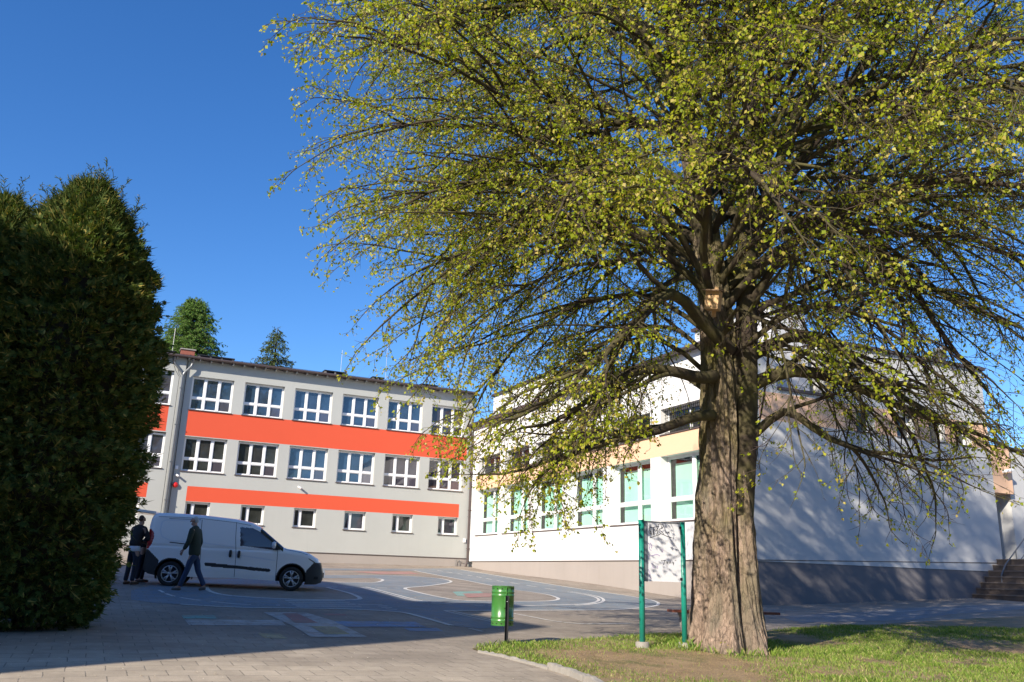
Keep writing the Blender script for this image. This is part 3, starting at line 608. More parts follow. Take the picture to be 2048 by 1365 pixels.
mb = MB(); mb.M = Matrix.Identity(4)
ww = wset(1.3, 1.15, (1,), (1,), .12, fr=.07); place_window(ww, (1.6-.13, -.5, 11.45), R(-90), B, M_gl[1])
mb = MB(); mb.lathe([(.24, 11.85), (.24, 12.55), (.30, 12.55), (.30, 12.75), (.02, 12.78)], 16, (13.6, -24.7)); mb.lathe([(.14, 11.85), (.14, 12.5), (.02, 12.5)], 12, (13.1, -24.6)); mb.build('flue', M_zinc, B, True)
mb = MB(); mb.box(15.2, 15.45, -25.48, -25.401, 8.55, 8.70); mb.build('lamp', M_pvc, B)
# --- low entrance wing beyond the hall, with canopy, recessed door and steps
D = hall('entrance_wing', 'low white entrance wing with a peach canopy block over a recessed white door', 'building')
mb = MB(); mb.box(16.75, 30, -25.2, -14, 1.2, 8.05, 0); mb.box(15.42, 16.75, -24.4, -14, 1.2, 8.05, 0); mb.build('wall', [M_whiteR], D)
mb = MB(); mb.box(15.403, 16.75, -25.402, -24.41, 6.0, 8.12); mb.build('canopy', M_peach, D)
mb = MB(); mb.box(15.38, 30.2, -25.3, -13.9, 8.13, 8.25); mb.build('roof', M_roof, D)
mb = MB(); mb.box(15.5, 16.7, -24.47, -24.41, 3.05, 6.0, 0); mb.box(15.60, 16.60, -24.482, -24.47, 3.15, 4.9, 0); mb.box(15.62, 16.58, -24.49, -24.475, 5.05, 5.85, 1); dr = mb.build('door', [M_pvc, M_gl[2]], D)
mb = MB(); mb.box(15.68, 15.73, -24.53, -24.483, 3.9, 4.15); mb.build('handle', M_black, dr)
t = empty('wall_lamp', wallpos(16.2, 25.402, 7.0), BROT, 'white tilted lamp on the peach canopy block above the door', 'wall lamp')
mb = MB(); mb.M = Matrix.Rotation(R(-12), 4, 'Y'); mb.box(-.30, .30, -.32, -.12, -.02, .10); mb.build('lamp_head', M_pvc, t, bevel=.02); mb = MB(); mb.box(-.05, .05, -.14, 0, -.03, .05); mb.build('bracket', M_black, t)
S = empty('entrance_steps', (CX, CY, 0), BROT, 'dark brown concrete steps rising to the recessed door of the entrance wing', 'steps')
mb = MB(); nstep = 7; z0 = 1.22; rise = (3.0-z0)/nstep
for k in range(nstep):
    mb.box(13.1+k*.31, 21, -27.9+k*.12, -25.42 if k < 0 else -25.415, z0-.4 if k == 0 else z0+rise*k-.001, z0+rise*(k+1)-.05, 0)
    mb.box(13.1+k*.31-.03, 21.02, -27.93+k*.12, -25.413, z0+rise*(k+1)-.05, z0+rise*(k+1), 1)
mb.build('flight', [simple('step_riser', (.11, .085, .07), .9, 0, .2, 5, .4), simple('step_tread', (.19, .155, .13), .85, 0, .25, 7, .4)], S)
t = empty('handrail', (CX, CY, 0), BROT, 'dark grey tubular handrail climbing beside the entrance steps', 'handrail')
for yy in (-27.6, -26.2):
    mb = MB(); a = (14.3, yy, 3.1-.55); 
    mb.tube([(14.0, yy, 1.5), (14.05, yy, 2.3), (14.4, yy, 2.75), (17.3, yy, 5.0), (19.5, yy, 5.0)], .03, 8); mb.tube([(14.2, yy, 2.0), (17.3, yy, 4.4), (19.5, yy, 4.4)], .02, 8)
    for x, zb, zt in ((15.2, 2.2, 3.35), (16.3, 2.8, 4.22), (17.3, 3.0, 5.0), (18.4, 3.0, 5.0)): mb.tube([(x, yy, zb), (x, yy, zt)], .025, 8)
    mb.build('rail', M_pipeg, t)
t = empty('litter_bin', (*wallpos(17.1, 27.4, 0)[:2], 3.0), 0, 'dark red bin at the right edge of the entrance steps', 'litter bin')
mb = MB(); mb.lathe([(.001, .02), (.17, .02), (.19, .75), (.15, .75), (.14, .1)], 16); mb.build('bin_body', simple('dark_red_paint', (.20, .02, .02), .5), t, True); mb = MB(); mb.lathe([(.20, .76), (.19, .84), (.02, .9)], 16); mb.build('lid', M_black, t, True)

# --- neighbouring building out of the picture on the left: its shadow lies across the yard
sd = np.array([math.sin(SUN_AZ), math.cos(SUN_AZ)]); la = np.array([math.cos(SUN_AZ), -math.sin(SUN_AZ)]); PLN = -10.0
def caster(x, y):
    P_ = G(x, y); s_ = P_[:2]@sd-PLN; return (float(P_[:2]@la), float(P_[2]+s_*math.tan(SUN_EL)))
prof = [caster(1000, 1267), caster(1100, 1254), (-10.9, 14.25), (-11.9, 14.4), (-12.4, 14.45), caster(815, 1201), caster(737, 1178), caster(664, 1165)]
l0 = caster(500, 1315)[0]; hmax = prof[-1][1]
poly = [(l0, -1), (prof[0][0], prof[0][1]), prof[1], prof[2], prof[3], prof[4], prof[5], prof[6], prof[7], (prof[7][0]-9, prof[7][1]+1.5), (prof[7][0]-60, prof[7][1]-1), (prof[7][0]-60, -1)]
nb_ = empty('neighbour_building', (0, 0, 0), 0, 'rendered building standing out of view to the left of the yard', 'building')
mb = MB(); o0 = sd*PLN
def q3(p, back): v = o0+la*p[0]-sd*back; return (v[0], v[1], p[1])
k = len(poly); vs = [q3(p, 0) for p in poly]+[q3(p, 7) for p in poly]
mb.add(vs, [tuple(range(k)), tuple(range(2*k-1, k-1, -1))]+[(i, i+k, (i+1) % k+k, (i+1) % k) for i in range(k)]); mb.build('wall', M_pale, nb_)

rb_ = empty('rear_sky_blocker', (6, -22, 0), R(4), 'long two storey brick block added out of view behind the camera to cut sky light', 'building')  # unseen block, added to hold back sky light from behind
mb = MB(); mb.box(-26, 44, -9, 0, -1, 12.2, 0); mb.build('wall', simple('dark_brick', (.16, .09, .07), .9, 0, .2, 3), rb_); mb = MB(); mb.box(-26.4, 44.4, -9.4, .4, 12.2, 12.5, 0); mb.build('roof', M_roof, rb_)
mb = MB()
for k in range(17):
    for zz0 in (2.2, 7.4): mb.box(-23+k*3.9, -21.2+k*3.9, .01, .05, zz0, zz0+2.0)
mb.build('window', M_gl[1], rb_)

# ------------------------------------------------------------------ lime tree
M_bark, n, p = mat('lime_bark'); c = objc(n); p.inputs['Roughness'].default_value = .95; p.inputs['Specular IOR Level'].default_value = .15
mp = N(n, 'ShaderNodeMapping'); mp.inputs['Scale'].default_value = (1, 1, .34); n.links.new(c, mp.inputs[0]); v = mp.outputs[0]
r1 = noise(n, 9, 7, .75, v, 1.2); r2 = noise(n, 2.2, 5, .7, v, .6); r3 = noise(n, 60, 4, .8, c)
vo = N(n, 'ShaderNodeTexVoronoi', feature='DISTANCE_TO_EDGE'); vo.inputs['Scale'].default_value = 13; mw = mix(n, .12, v, noise(n, 7, 4, .7, v)); n.links.new(mw, vo.inputs['Vector']); crk = ramp(n, vo.outputs['Distance'], .0, .10)
a = mix(n, ramp(n, r1, .34, .62), (.17, .13, .10), (.72, .53, .41)); a = mix(n, ramp(n, r2, .42, .62), a, (.33, .28, .215))
sp = N(n, 'ShaderNodeSeparateXYZ'); n.links.new(c, sp.inputs[0]); mr = N(n, 'ShaderNodeMapRange'); mr.inputs[1].default_value = .2; mr.inputs[2].default_value = 2.6; n.links.new(sp.outputs[2], mr.inputs[0])
mo = N(n, 'ShaderNodeMath', operation='MULTIPLY'); n.links.new(mr.outputs[0], mo.inputs[0]); n.links.new(ramp(n, noise(n, 1.4, 6, .75, v), .40, .62), mo.inputs[1])
a = mix(n, mo.outputs[0], a, mix(n, r1, (.11, .10, .03), (.36, .31, .10))); a = mix(n, ramp(n, r3, .3, .7), mix(n, .35, a, (.03, .025, .02)), a)
a = mix(n, mix(n, .55, (1, 1, 1), crk), (.05, .04, .03), a)
n.links.new(a, p.inputs['Base Color']); ad = N(n, 'ShaderNodeMath', operation='MULTIPLY_ADD'); n.links.new(r1, ad.inputs[0]); ad.inputs[1].default_value = 1.6; n.links.new(r3, ad.inputs[2]); bump(n, p, ad.outputs[0], 1.0, .035)
M_branch, n, p = mat('mossy_branch') ; c = objc(n); p.inputs['Roughness'].default_value = .9; p.inputs['Specular IOR Level'].default_value = .2
n.links.new(mix(n, ramp(n, noise(n, 1.3, 5, .7, c), .4, .65), (.055, .042, .032), (.10, .092, .036)), p.inputs['Base Color']); bump(n, p, noise(n, 25, 5, .8, c), .8, .02)
M_twig = simple('twig_bark', (.080, .055, .045), .7, 0, .35, 1.5, 0, 1, .25)
M_leaf = leafmat('young_lime_leaf', [(0, (.19, .26, .015)), (1, (.56, .46, .11)), (.35, (.32, .38, .020)), (.7, (.46, .47, .045)), (.94, (.54, .42, .12))], .45, .48, .32)
M_mist = leafmat('mistletoe_leaf', [(0, (.075, .115, .02)), (1, (.17, .20, .045))], .45, .25, .4)

TX, TY = 3.73, 15.0; TZ = float(gz(TX, TY))
lime = empty('lime_tree', (TX, TY, TZ), 0, 'huge old lime tree with a fluted trunk and fresh yellow green leaves', 'tree')
# trunk surface: fluted, flared, grooved
path = np.array([[0, 0, -.3], [0, 0, 0], [.01, 0, 1.3], [.04, 0, 3.0], [.05, .02, 4.6], [.0, .05, 6.0], [-.12, .08, 7.6], [-.35, .1, 9.5], [-.62, .15, 12], [-.8, .3, 15], [-.7, .5, 18.5], [-.5, .6, 21.2]])
rads = np.array([.72, .66, .57, .50, .41, .33, .28, .24, .20, .14, .08, .02])
def tp(z): return np.stack([np.interp(z, path[:, 2], path[:, 0]), np.interp(z, path[:, 2], path[:, 1])], -1), np.interp(z, path[:, 2], rads)
NA, NZ = 300, 620; zz = np.linspace(-.3, 1, NZ)**1.0; zz = np.concatenate([np.linspace(-.3, 5.5, 420), np.linspace(5.52, 21.2, 200)]); NZ = len(zz); th = np.linspace(0, 2*np.pi, NA, endpoint=False)
cxy, rr = tp(zz); TH, ZZ = np.meshgrid(th, zz); RR = np.repeat(rr[:, None], NA, 1)
def pn(th_, z_, fa, fz, seed):      # noise periodic in angle
    q = np.stack([(np.cos(th_)*fa+20).ravel(), (np.sin(th_)*fa+20).ravel()], 1)
    return (vnoise(np.stack([q[:, 0]+z_.ravel()*fz, q[:, 1]], 1), 1, seed)*.5+vnoise(np.stack([q[:, 0], q[:, 1]+z_.ravel()*fz*1.3], 1), 1, seed+1)*.5).reshape(th_.shape)
wob = (pn(TH, ZZ, 1.2, .35, 11)-.5)*1.6
fl = .5+.5*np.cos(7*(TH+wob)); fl2 = .5+.5*np.cos(17*(TH+wob*1.3+.4)); low = np.clip(1-ZZ/1.1, 0, 1)**2
RR = RR*(1-.15*(1-fl)**1.3-.055*(1-fl2)+.30*low*(fl**1.5-.15))
for a0, wdt, dep, z1, z2 in ((-1.02, .10, .19, .55, 7), (-1.35, .06, .06, .2, 3.5), (-1.9, .07, .05, 0, 5), (-2.45, .06, .05, .3, 4)):   # long vertical grooves
    aa = a0+.12*np.sin(ZZ*.9+a0*3)+(-.10 if a0 == -1.02 else 0)*np.clip(2.5-ZZ, 0, 3)*.3; d = np.angle(np.exp(1j*(TH-aa)))
    RR -= dep*np.exp(-(d/wdt)**2)*np.clip((ZZ-z1)/.8, 0, 1)*np.clip((z2-ZZ)/2, 0, 1)
pl_ = np.abs(pn(TH, ZZ, 9, .9, 21)-.5)*2; RR += (-.038*(1-pl_)**4+.022*(pn(TH, ZZ, 22, 2.5, 31)-.5)+.05*(pn(TH, ZZ, 4, 1.2, 41)-.5)+.024*(pn(TH, ZZ, 40, 12, 51)-.5)-.028*(1-np.abs(pn(TH, ZZ, 15, 1.1, 71)-.5)*2)**5)*np.clip(rr[:, None]*2, 0, 1)
V = np.stack([cxy[:, 0:1]+RR*np.cos(TH), cxy[:, 1:2]+RR*np.sin(TH), ZZ], -1).reshape(-1, 3)
ii = (np.arange(NZ-1)[:, None]*NA+np.arange(NA)[None]); jj = (np.arange(NZ-1)[:, None]*NA+(np.arange(NA)[None]+1) % NA)
F = np.stack([ii, jj, jj+NA, ii+NA], -1).reshape(-1, 4); trunk = np_mesh('trunk', V, F, M_bark, lime, smooth=True)

TV, TF = {}, {}
def tubes(key, paths, radii, nside):
    """many tapered tubes with the same point count: paths (n,k,3), radii (n,k)"""
    n_, k_, _ = paths.shape; t = np.gradient(paths, axis=1); t /= np.linalg.norm(t, axis=2, keepdims=True)+1e-9
    a = np.cross(t, np.array([.31, .17, .93])); a /= np.linalg.norm(a, axis=2, keepdims=True)+1e-9; b = np.cross(t, a)
    an = np.arange(nside)*2*np.pi/nside
    vs = paths[:, :, None]+radii[:, :, None, None]*(np.cos(an)[None, None, :, None]*a[:, :, None]+np.sin(an)[None, None, :, None]*b[:, :, None])
    base = (np.arange(n_)*k_*nside)[:, None, None]+(np.arange(k_-1)*nside)[None, :, None]; s_ = np.arange(nside)[None, None]
    f = np.stack([base+s_, base+(s_+1) % nside, base+nside+(s_+1) % nside, base+nside+s_], -1).reshape(-1, 4)
    off = sum(len(x) for x in TV.get(key, [])); TV.setdefault(key, []).append(vs.reshape(-1, 3)); TF.setdefault(key, []).append(f+off)
def nrm(v): return v/(np.linalg.norm(v, axis=-1, keepdims=True)+1e-9)
EZ = np.array([2.2, 3.2, 4.4, 6, 8, 11, 14, 17, 19.5, 21.5, 23]); ER = np.array([3.6, 5.6, 7.0, 8.2, 8.8, 8.7, 8.2, 7.2, 6.0, 4.2, 1.5])
prim = []; K1 = 14
NPR = 104; ga = 2.399963
for i in range(NPR):
    u = (i+.5)/NPR; zt = 2.4+20.2*u**1.18; az = i*ga+rng.normal(0, .15); Re = np.interp(zt, EZ, ER)*rng.uniform(.82, 1.02)*(1-.06*max(0, math.cos(az-R(222))))
    z0 = zt+(1.9 if zt < 4 else 1.2 if zt < 6 else .2)-(zt > 6)*.38*Re*min(1, (zt-6)/5)+rng.normal(0, .25); z0 = np.clip(z0, 3.0, 18.6)
    xy0, r0 = tp(np.array([z0])); xy0 = xy0[0]; r0 = r0[0]
    p0 = np.array([xy0[0], xy0[1], z0]); d = np.array([math.cos(az), math.sin(az), 0]); pe = np.array([d[0]*Re+xy0[0]*.5, d[1]*Re+xy0[1]*.5, zt])
    rise = .22*Re+(.9 if zt < 6 else .5); side = np.array([-d[1], d[0], 0])*rng.normal(0, .10)*Re
    t = np.linspace(0, 1, K1)[:, None]; c1 = p0+d*Re*.30+np.array([0, 0, rise])+side; c2 = p0*.25+pe*.75+np.array([0, 0, rise*.75])+side*.5
    P_ = (1-t)**3*p0+3*t*(1-t)**2*c1+3*t*t*(1-t)*c2+t**3*pe
    wb = np.cumsum(rng.normal(0, .055, (K1, 3)), 0); wb -= wb[0]; P_ = P_+wb*np.sin(np.pi*np.clip(t*.9+.1, 0, 1))
    rb = min(.62*r0, .015+.0070*Re*rng.uniform(.6, 1.4)); rad = rb*(1-np.linspace(0, 1, K1))**.75*.92+.008
    rad[0] *= 1.35; prim.append((P_, rad, Re))
# hand-placed leaders and heavy limbs seen in the picture
def limb(pts, r0, r1, Re=5):
    pts = np.array(pts, float); L = np.concatenate([[0], np.cumsum(np.linalg.norm(np.diff(pts, axis=0), axis=1))]); s_ = np.linspace(0, L[-1], K1)
    P_ = np.stack([np.interp(s_, L, pts[:, j]) for j in range(3)], 1); P_[1:-1] = (P_[:-2]+2*P_[1:-1]+P_[2:])/4
    P_ += np.cumsum(rng.normal(0, .03, (K1, 3)), 0)*np.linspace(0, 1, K1)[:, None]; prim.append((P_, np.linspace(r0, r1, K1), Re))
def tl(x, y, Y):
    q = atY(x, y, Y); return q-np.array([TX, TY, TZ])
limb([(.26, -.12, 2.2), (.40, -.14, 3.4), (.50, -.10, 4.8), (.56, -.05, 6.2), (.68, .05, 8.2), (1.0, .1, 11), (1.2, .2, 14.5), (1.4, .3, 18)], .24, .04, 6)
limb([(.2, .1, 6.2), (.9, .2, 7.8), (2.0, .4, 9.4), (3.4, .5, 11.5), (4.6, .4, 13.5)], .17, .03, 5)
limb([(-.15, 0, 6.9), tl(1395, 395, 14.9), tl(1330, 388, 14.7), tl(1240, 384, 14.4), tl(1160, 392, 14.1), tl(1090, 420, 13.9), tl(1010, 470, 13.6), tl(930, 560, 13.2)], .15, .03, 6)
limb([(-.2, 0, 7.8), tl(1380, 260, 15), tl(1250, 245, 15), tl(1160, 250, 15), tl(1050, 290, 15), tl(950, 350, 15), tl(880, 420, 15)], .14, .025, 6)
limb([(-.5, .1, 9.8), tl(1290, 60, 15.3), tl(1200, 20, 15.2), tl(1080, 0, 15), tl(970, 30, 15), tl(860, 55, 15), tl(720, 60, 15)], .15, .02, 6)
limb([(.2, -.2, 5.1), tl(1400, 640, 14.4), tl(1345, 570, 13.8), tl(1280, 640, 13.3), tl(1200, 720, 13.0), tl(1100, 800, 12.8), tl(1000, 850, 12.7)], .13, .02, 5)
limb([(-.2, -.3, 3.9), tl(1390, 830, 14.3), tl(1330, 860, 14), tl(1240, 880, 13.6), tl(1150, 905, 13.4), tl(1030, 940, 13.2), tl(950, 940, 13.1)], .10, .012, 5)
limb([(-.15, -.3, 4.6), tl(1400, 760, 14.3), tl(1340, 735, 14), tl(1270, 735, 13.6), tl(1190, 790, 13.4), tl(1110, 850, 13.2), tl(1010, 880, 13.1)], .12, .012, 5)
limb([(.3, 0, 4.4), tl(1580, 735, 14.8), tl(1650, 740, 14.6), tl(1750, 780, 14.3), tl(1850, 815, 14.1), tl(1950, 850, 13.9), tl(2060, 880, 13.7)], .14, .02, 5)
limb([(.3, .1, 4.9), tl(1600, 660, 14.8), tl(1700, 710, 14.5), tl(1800, 790, 14.2), tl(1900, 840, 14), tl(2010, 900, 13.8)], .13, .02, 5)
limb([(.35, -.1, 3.4), tl(1570, 810, 14.6), tl(1640, 870, 14.3), tl(1730, 905, 14.1), tl(1850, 920, 13.9), tl(1960, 925, 13.8)], .09, .012, 5)
limb([(.3, .0, 6.6), tl(1600, 420, 15), tl(1720, 440, 14.8), tl(1830, 560, 14.6), tl(1920, 700, 14.4), tl(2010, 800, 14.2)], .13, .02, 5)
_B = atY(1427, 602, 14.36)-np.array([TX, TY, TZ]); _E = EYE-np.array([TX, TY, TZ]); _ab = _B-_E
prim = [q for q in prim if np.linalg.norm(q[0]-(_E+np.clip(((q[0]-_E)@_ab)/(_ab@_ab), 0, .975)[:, None]*_ab), axis=1).min() > .28]
# sub-limbs fanning out of every limb
subs = []
for P_, rad, Re in prim:
    T = nrm(np.gradient(P_, axis=0)); tot = np.linalg.norm(np.diff(P_, axis=0), axis=1).sum(); sg = rng.choice([-1, 1]); ns = int(max(3, tot*1.05))
    for j in range(ns):
        u = .22+.68*(j+rng.random()*.8)/ns; i = int(u*(K1-1)); tt = T[i]; h = nrm(np.cross(tt, [0, 0, 1.]))*sg; sg = -sg; upv = np.cross(h*-sg, tt); ang = rng.uniform(.40, .85); roll = rng.normal(0, .75)
        d = tt*math.cos(ang)+(h*math.cos(roll)+np.array([0, 0, 1.])*math.sin(roll)*.8)*math.sin(ang); L_ = ((1-u)*tot*.75+.7)*rng.uniform(.7, 1.1); q = [P_[i]]; d = nrm(d)
        for k in range(1, K1):
            d = nrm(d+rng.normal(0, .075, 3)+np.array([0, 0, -.030])); q.append(q[-1]+d*L_/(K1-1))
        q = np.array(q); e = np.interp(q[-1, 2], EZ, ER)*1.0*(1-.06*max(0, math.cos(math.atan2(q[-1, 1], q[-1, 0])-R(222)))); rr0 = np.hypot(q[:, 0], q[:, 1]); lim = np.where(rr0 > e, e/(rr0+1e-6), 1); q[:, :2] *= (lim[:, None]*.8+.2)
        if q[-1, 2] < 2.0: q[:, 2] = q[0, 2]+(q[:, 2]-q[0, 2])*(q[0, 2]-2.1)/(q[0, 2]-q[-1, 2])
        r0_ = min(rad[i]*.62, .010+.011*L_); subs.append((q, r0_*(1-np.linspace(0, 1, K1))**.8+.006, Re))
prim += [q for q in subs if np.linalg.norm(q[0]-(_E+np.clip(((q[0]-_E)@_ab)/(_ab@_ab), 0, .985)[:, None]*_ab), axis=1).min() > .28]
PP = np.array([q[0] for q in prim]); PR = np.array([q[1] for q in prim]); RE = np.array([q[2] for q in prim])
tubes('limbs', PP, PR, 9)
# secondaries
K2 = 8; S0, SD, SL, SR = [], [], [], []
for P_, rad, Re in prim:
    T = nrm(np.gradient(P_, axis=0)); seg = np.linalg.norm(np.diff(P_, axis=0), axis=1); L = np.concatenate([[0], np.cumsum(seg)]); tot = L[-1]; s_ = (.30 if Re < 99 else .1)*tot; sg = 1
    while s_ < tot:
        u = s_/tot; i = min(K1-2, int(np.searchsorted(L, s_)-1)); f = (s_-L[i])/(seg[i]+1e-9); p0 = P_[i]*(1-f)+P_[i+1]*f; tt = T[i]
        h = nrm(np.cross(tt, [0, 0, 1.]))*sg; upv = np.cross(h*sg, tt)
        ang = rng.uniform(.45, 1.05); roll = rng.normal(-.15, .75); d = tt*math.cos(ang)+(h*math.cos(roll)+upv*math.sin(roll))*math.sin(ang)
        S0.append(p0); SD.append(d); SL.append((.60+.95*(1-u)**.8)*rng.uniform(.5, 1.25)); SR.append(max(.006, rad[i]*.42)); sg = -sg; s_ += rng.uniform(.17, .34)
    S0.append(P_[-1]); SD.append(T[-1]); SL.append(.7); SR.append(.009)
S0, SD, SL, SR = map(np.array, (S0, SD, SL, SR)); SR = np.minimum(SR, .006+.0085*SL)
def grow(p0, d, L, K, droop, wig):
    n_ = len(p0); P_ = np.zeros((n_, K, 3)); P_[:, 0] = p0; d = nrm(d.copy()); cur = rng.normal(0, wig*.5, (n_, 3))
    for k in range(1, K):
        cur = cur*.6+rng.normal(0, wig, (n_, 3)); d = nrm(d+cur+np.array([0, 0, -1.])*droop); P_[:, k] = P_[:, k-1]+d*(L/(K-1))[:, None]
    return P_
PS = grow(S0, SD, SL, K2, .085, .095)
_B = atY(1427, 602, 14.36)-np.array([TX, TY, TZ]); _E = EYE-np.array([TX, TY, TZ]); _ab = _B-_E; _t = np.clip(((PS-_E)@_ab)/(_ab@_ab), 0, 1)      # keep the nest box's front free of shoots
_ok = np.linalg.norm(PS-(_E+_t[..., None]*_ab), axis=2).min(1) > .20; PS, SL, SR = PS[_ok], SL[_ok], SR[_ok]; u2 = np.linspace(0, 1, K2)
tubes('limbs', PS, SR[:, None]*(1-u2*.82)[None], 5)
# tertiaries
def side_shoots(Ppar, Lpar, step, umin):
    K = Ppar.shape[1]; T = nrm(np.gradient(Ppar, axis=1)); cnt = np.maximum(1, (Lpar*(1-umin)/step).astype(int)); idx = np.repeat(np.arange(len(Lpar)), cnt)
    k = np.concatenate([np.arange(c_) for c_ in cnt]); u = umin+(1-umin)*(k+rng.random(len(k)))/cnt[idx]; u = np.clip(u, 0, .999); f = u*(K-1); i = f.astype(int); f = (f-i)[:, None]
    p0 = Ppar[idx, i]*(1-f)+Ppar[idx, i+1]*f; t = T[idx, i]; sgn = np.where(k % 2, 1, -1)[:, None]; h = nrm(np.cross(t, np.array([0, 0, 1.])))*sgn; up_ = np.cross(t, h)
    ang = rng.uniform(.5, 1.15, len(k))[:, None]; roll = rng.normal(0, .8, len(k))[:, None]
    return p0, t*np.cos(ang)+(h*np.cos(roll)+up_*np.sin(roll))*np.sin(ang), u, idx
p3, d3, u3, i3 = side_shoots(PS, SL, .105, .10); L3 = (.16+.36*(1-u3))*rng.uniform(.5, 1.3, len(u3))*np.clip(SL[i3]/1.4, .55, 1.25)
K3 = 5; B0 = atY(1427, 602, 14.36)-np.array([TX, TY, TZ]); E0 = EYE-np.array([TX, TY, TZ])
def sight(P_, x0, z_lo, z_hi, wdt):       # the open front of the crown, where the trunk shows through
    return (np.abs(P_[:, 0]-x0*(1+P_[:, 1]/15)) < wdt*(1+P_[:, 1]/16)) & (P_[:, 1] < .2) & (P_[:, 2] > z_lo) & (P_[:, 2] < z_hi)
def nearbox(P_):
    ab = B0-E0; t_ = np.clip(((P_-E0)@ab)/(ab@ab), 0, 1); return np.linalg.norm(P_-(E0+t_[:, None]*ab), axis=1) < .24
k3_ = ~nearbox(p3) & ~(sight(p3, .0, 1.5, 6.3, .62) & (rng.random(len(p3)) < .45)) & ~((p3[:, 0] > 1.2) & (p3[:, 2] < 6.5) & (rng.random(len(p3)) < .35)); p3, d3, u3, i3, L3 = p3[k3_], d3[k3_], u3[k3_], i3[k3_], L3[k3_]
P3 = grow(p3, d3, L3, K3, .05, .13); tubes('twigs', P3, (.0042+.0028*(L3/.6))[:, None]*(1-np.linspace(0, 1, K3)*.6)[None], 3)
# leaves along the twigs and the outer half of the secondaries
def leaf_pts(Ppar, Lpar, step, umin):
    p0, d, u, idx = side_shoots(Ppar, Lpar, step, umin); return p0, d, idx
la_, ld_, li = leaf_pts(P3, L3, .074, .15)
lb_, lbd, _ = leaf_pts(PS, SL, .15, .35)
ltip = P3[:, -1]; 
lp = np.concatenate([la_, lb_, ltip]); ld = np.concatenate([ld_, lbd, nrm(P3[:, -1]-P3[:, -2])])
den = vnoise(np.abs(lp[:, [0, 2]]+50), .9, 5)*.6+vnoise(np.abs(lp[:, [1, 2]]+50), 1.7, 6)*.4     # clumps of fuller and barer shoots
thin = np.clip(.30+.16*(lp[:, 0] < .5)+1.35*den, 0, 1)*np.where((lp[:, 0] > 1.5) & (lp[:, 2] < 7.5), .42, 1.0)*np.where(lp[:, 2] > 13.5, 1.3, 1)
core = np.clip((np.hypot(lp[:, 0], lp[:, 1])-1.0)/2.5, .35, 1); thin = thin*core*np.where(sight(lp, 0, 1.5, 6.5, .6), .45, 1)*(~nearbox(lp))
kp = rng.random(len(lp)) < thin; lp, ld = lp[kp], ld[kp]; lp = np.repeat(lp, 2, 0)+rng.normal(0, .014, (2*len(lp), 3)); ld = np.repeat(ld, 2, 0); nl = len(lp)
sz = (.018+.027*rng.random(nl))*np.where(lp[:, 2] > 13.5, 1.3, 1)
ax = nrm(ld*.7+rng.normal(0, .45, (nl, 3))+np.array([0, 0, -.55])); sd3 = nrm(np.cross(ax, rng.normal(0, 1, (nl, 3)))); nn = np.cross(ax, sd3)
b0 = lp+ax*.012; s1 = sz[:, None]
V = np.stack([b0, b0+ax*s1*.55+sd3*s1*.62+nn*s1*.16, b0+ax*s1*1.55+nn*s1*.05, b0+ax*s1*.55-sd3*s1*.62+nn*s1*.16], 1)
foliage = np_mesh('foliage', V.reshape(-1, 3), np.arange(nl*4).reshape(-1, 4), M_leaf, lime)
np_mesh('limbs', np.concatenate(TV['limbs']), np.concatenate(TF['limbs']), M_branch, lime, smooth=True)
np_mesh('twigs', np.concatenate(TV['twigs']), np.concatenate(TF['twigs']), M_twig, lime)
print('LIME leaves', nl, 'twigs', len(P3), 'sec', len(PS))
# root sprout with a few leaves at the foot of the trunk
q = atY(1452, 1300, 14.35)-np.array([TX, TY, TZ]); mb = MB()
for j in range(9):
    a = np.array([rng.uniform(-.09, .07), rng.uniform(-.05, .02), rng.uniform(-.03, .15)])+q; s1 = .045; t1 = nrm(np.array([rng.normal(), -.4, rng.normal()*.5-.3])); t2 = nrm(np.cross(t1, [0.2, 1, .1]))
    mb.add([a, a+t1*s1*.5+t2*s1*.55, a+t1*s1*1.4, a+t1*s1*.5-t2*s1*.55], [(0, 1, 2, 3)])
mb.build('root_sprout', M_leaf, lime)

def mistletoe(x, y, Y, r_, label):
    c0 = atY(x, y, Y); t = empty('mistletoe', tuple(c0), 0, label, 'mistletoe', 'mistletoe balls in the lime tree')
    n1 = 260; d = nrm(rng.normal(0, 1, (n1, 3))); P_ = grow(np.zeros((n1, 3)), d, np.full(n1, r_)*rng.uniform(.6, 1.05, n1), 6, .03, .10)
    TV.clear(); TF.clear(); tubes('m', P_, np.full((n1, 6), .005), 3); np_mesh('stems', np.concatenate(TV['m']), np.concatenate(TF['m']), M_mist, t)
    p0, d1, _, _ = side_shoots(P_, np.full(n1, r_), r_/16, .45); k = len(p0); ax = nrm(d1+rng.normal(0, .3, (k, 3))); s2 = nrm(np.cross(ax, rng.normal(0, 1, (k, 3))))
    L_ = rng.uniform(.035, .06, k)[:, None]; V = np.stack([p0, p0+ax*L_*.5+s2*.009, p0+ax*L_, p0+ax*L_*.5-s2*.009], 1); np_mesh('leaves', V.reshape(-1, 3), np.arange(k*4).reshape(-1, 4), M_mist, t)
mistletoe(1345, 120, 14.2, .75, 'dense dark mistletoe ball high beside the left leader of the lime')
mistletoe(1560, 60, 14.4, .7, 'dense mistletoe ball at the top just right of the right leader')
mistletoe(1180, 330, 14.9, .45, 'smaller dark mistletoe ball above the long left limb of the lime')
mistletoe(1990, 60, 15.5, .6, 'mistletoe ball in the top right corner of the lime crown')

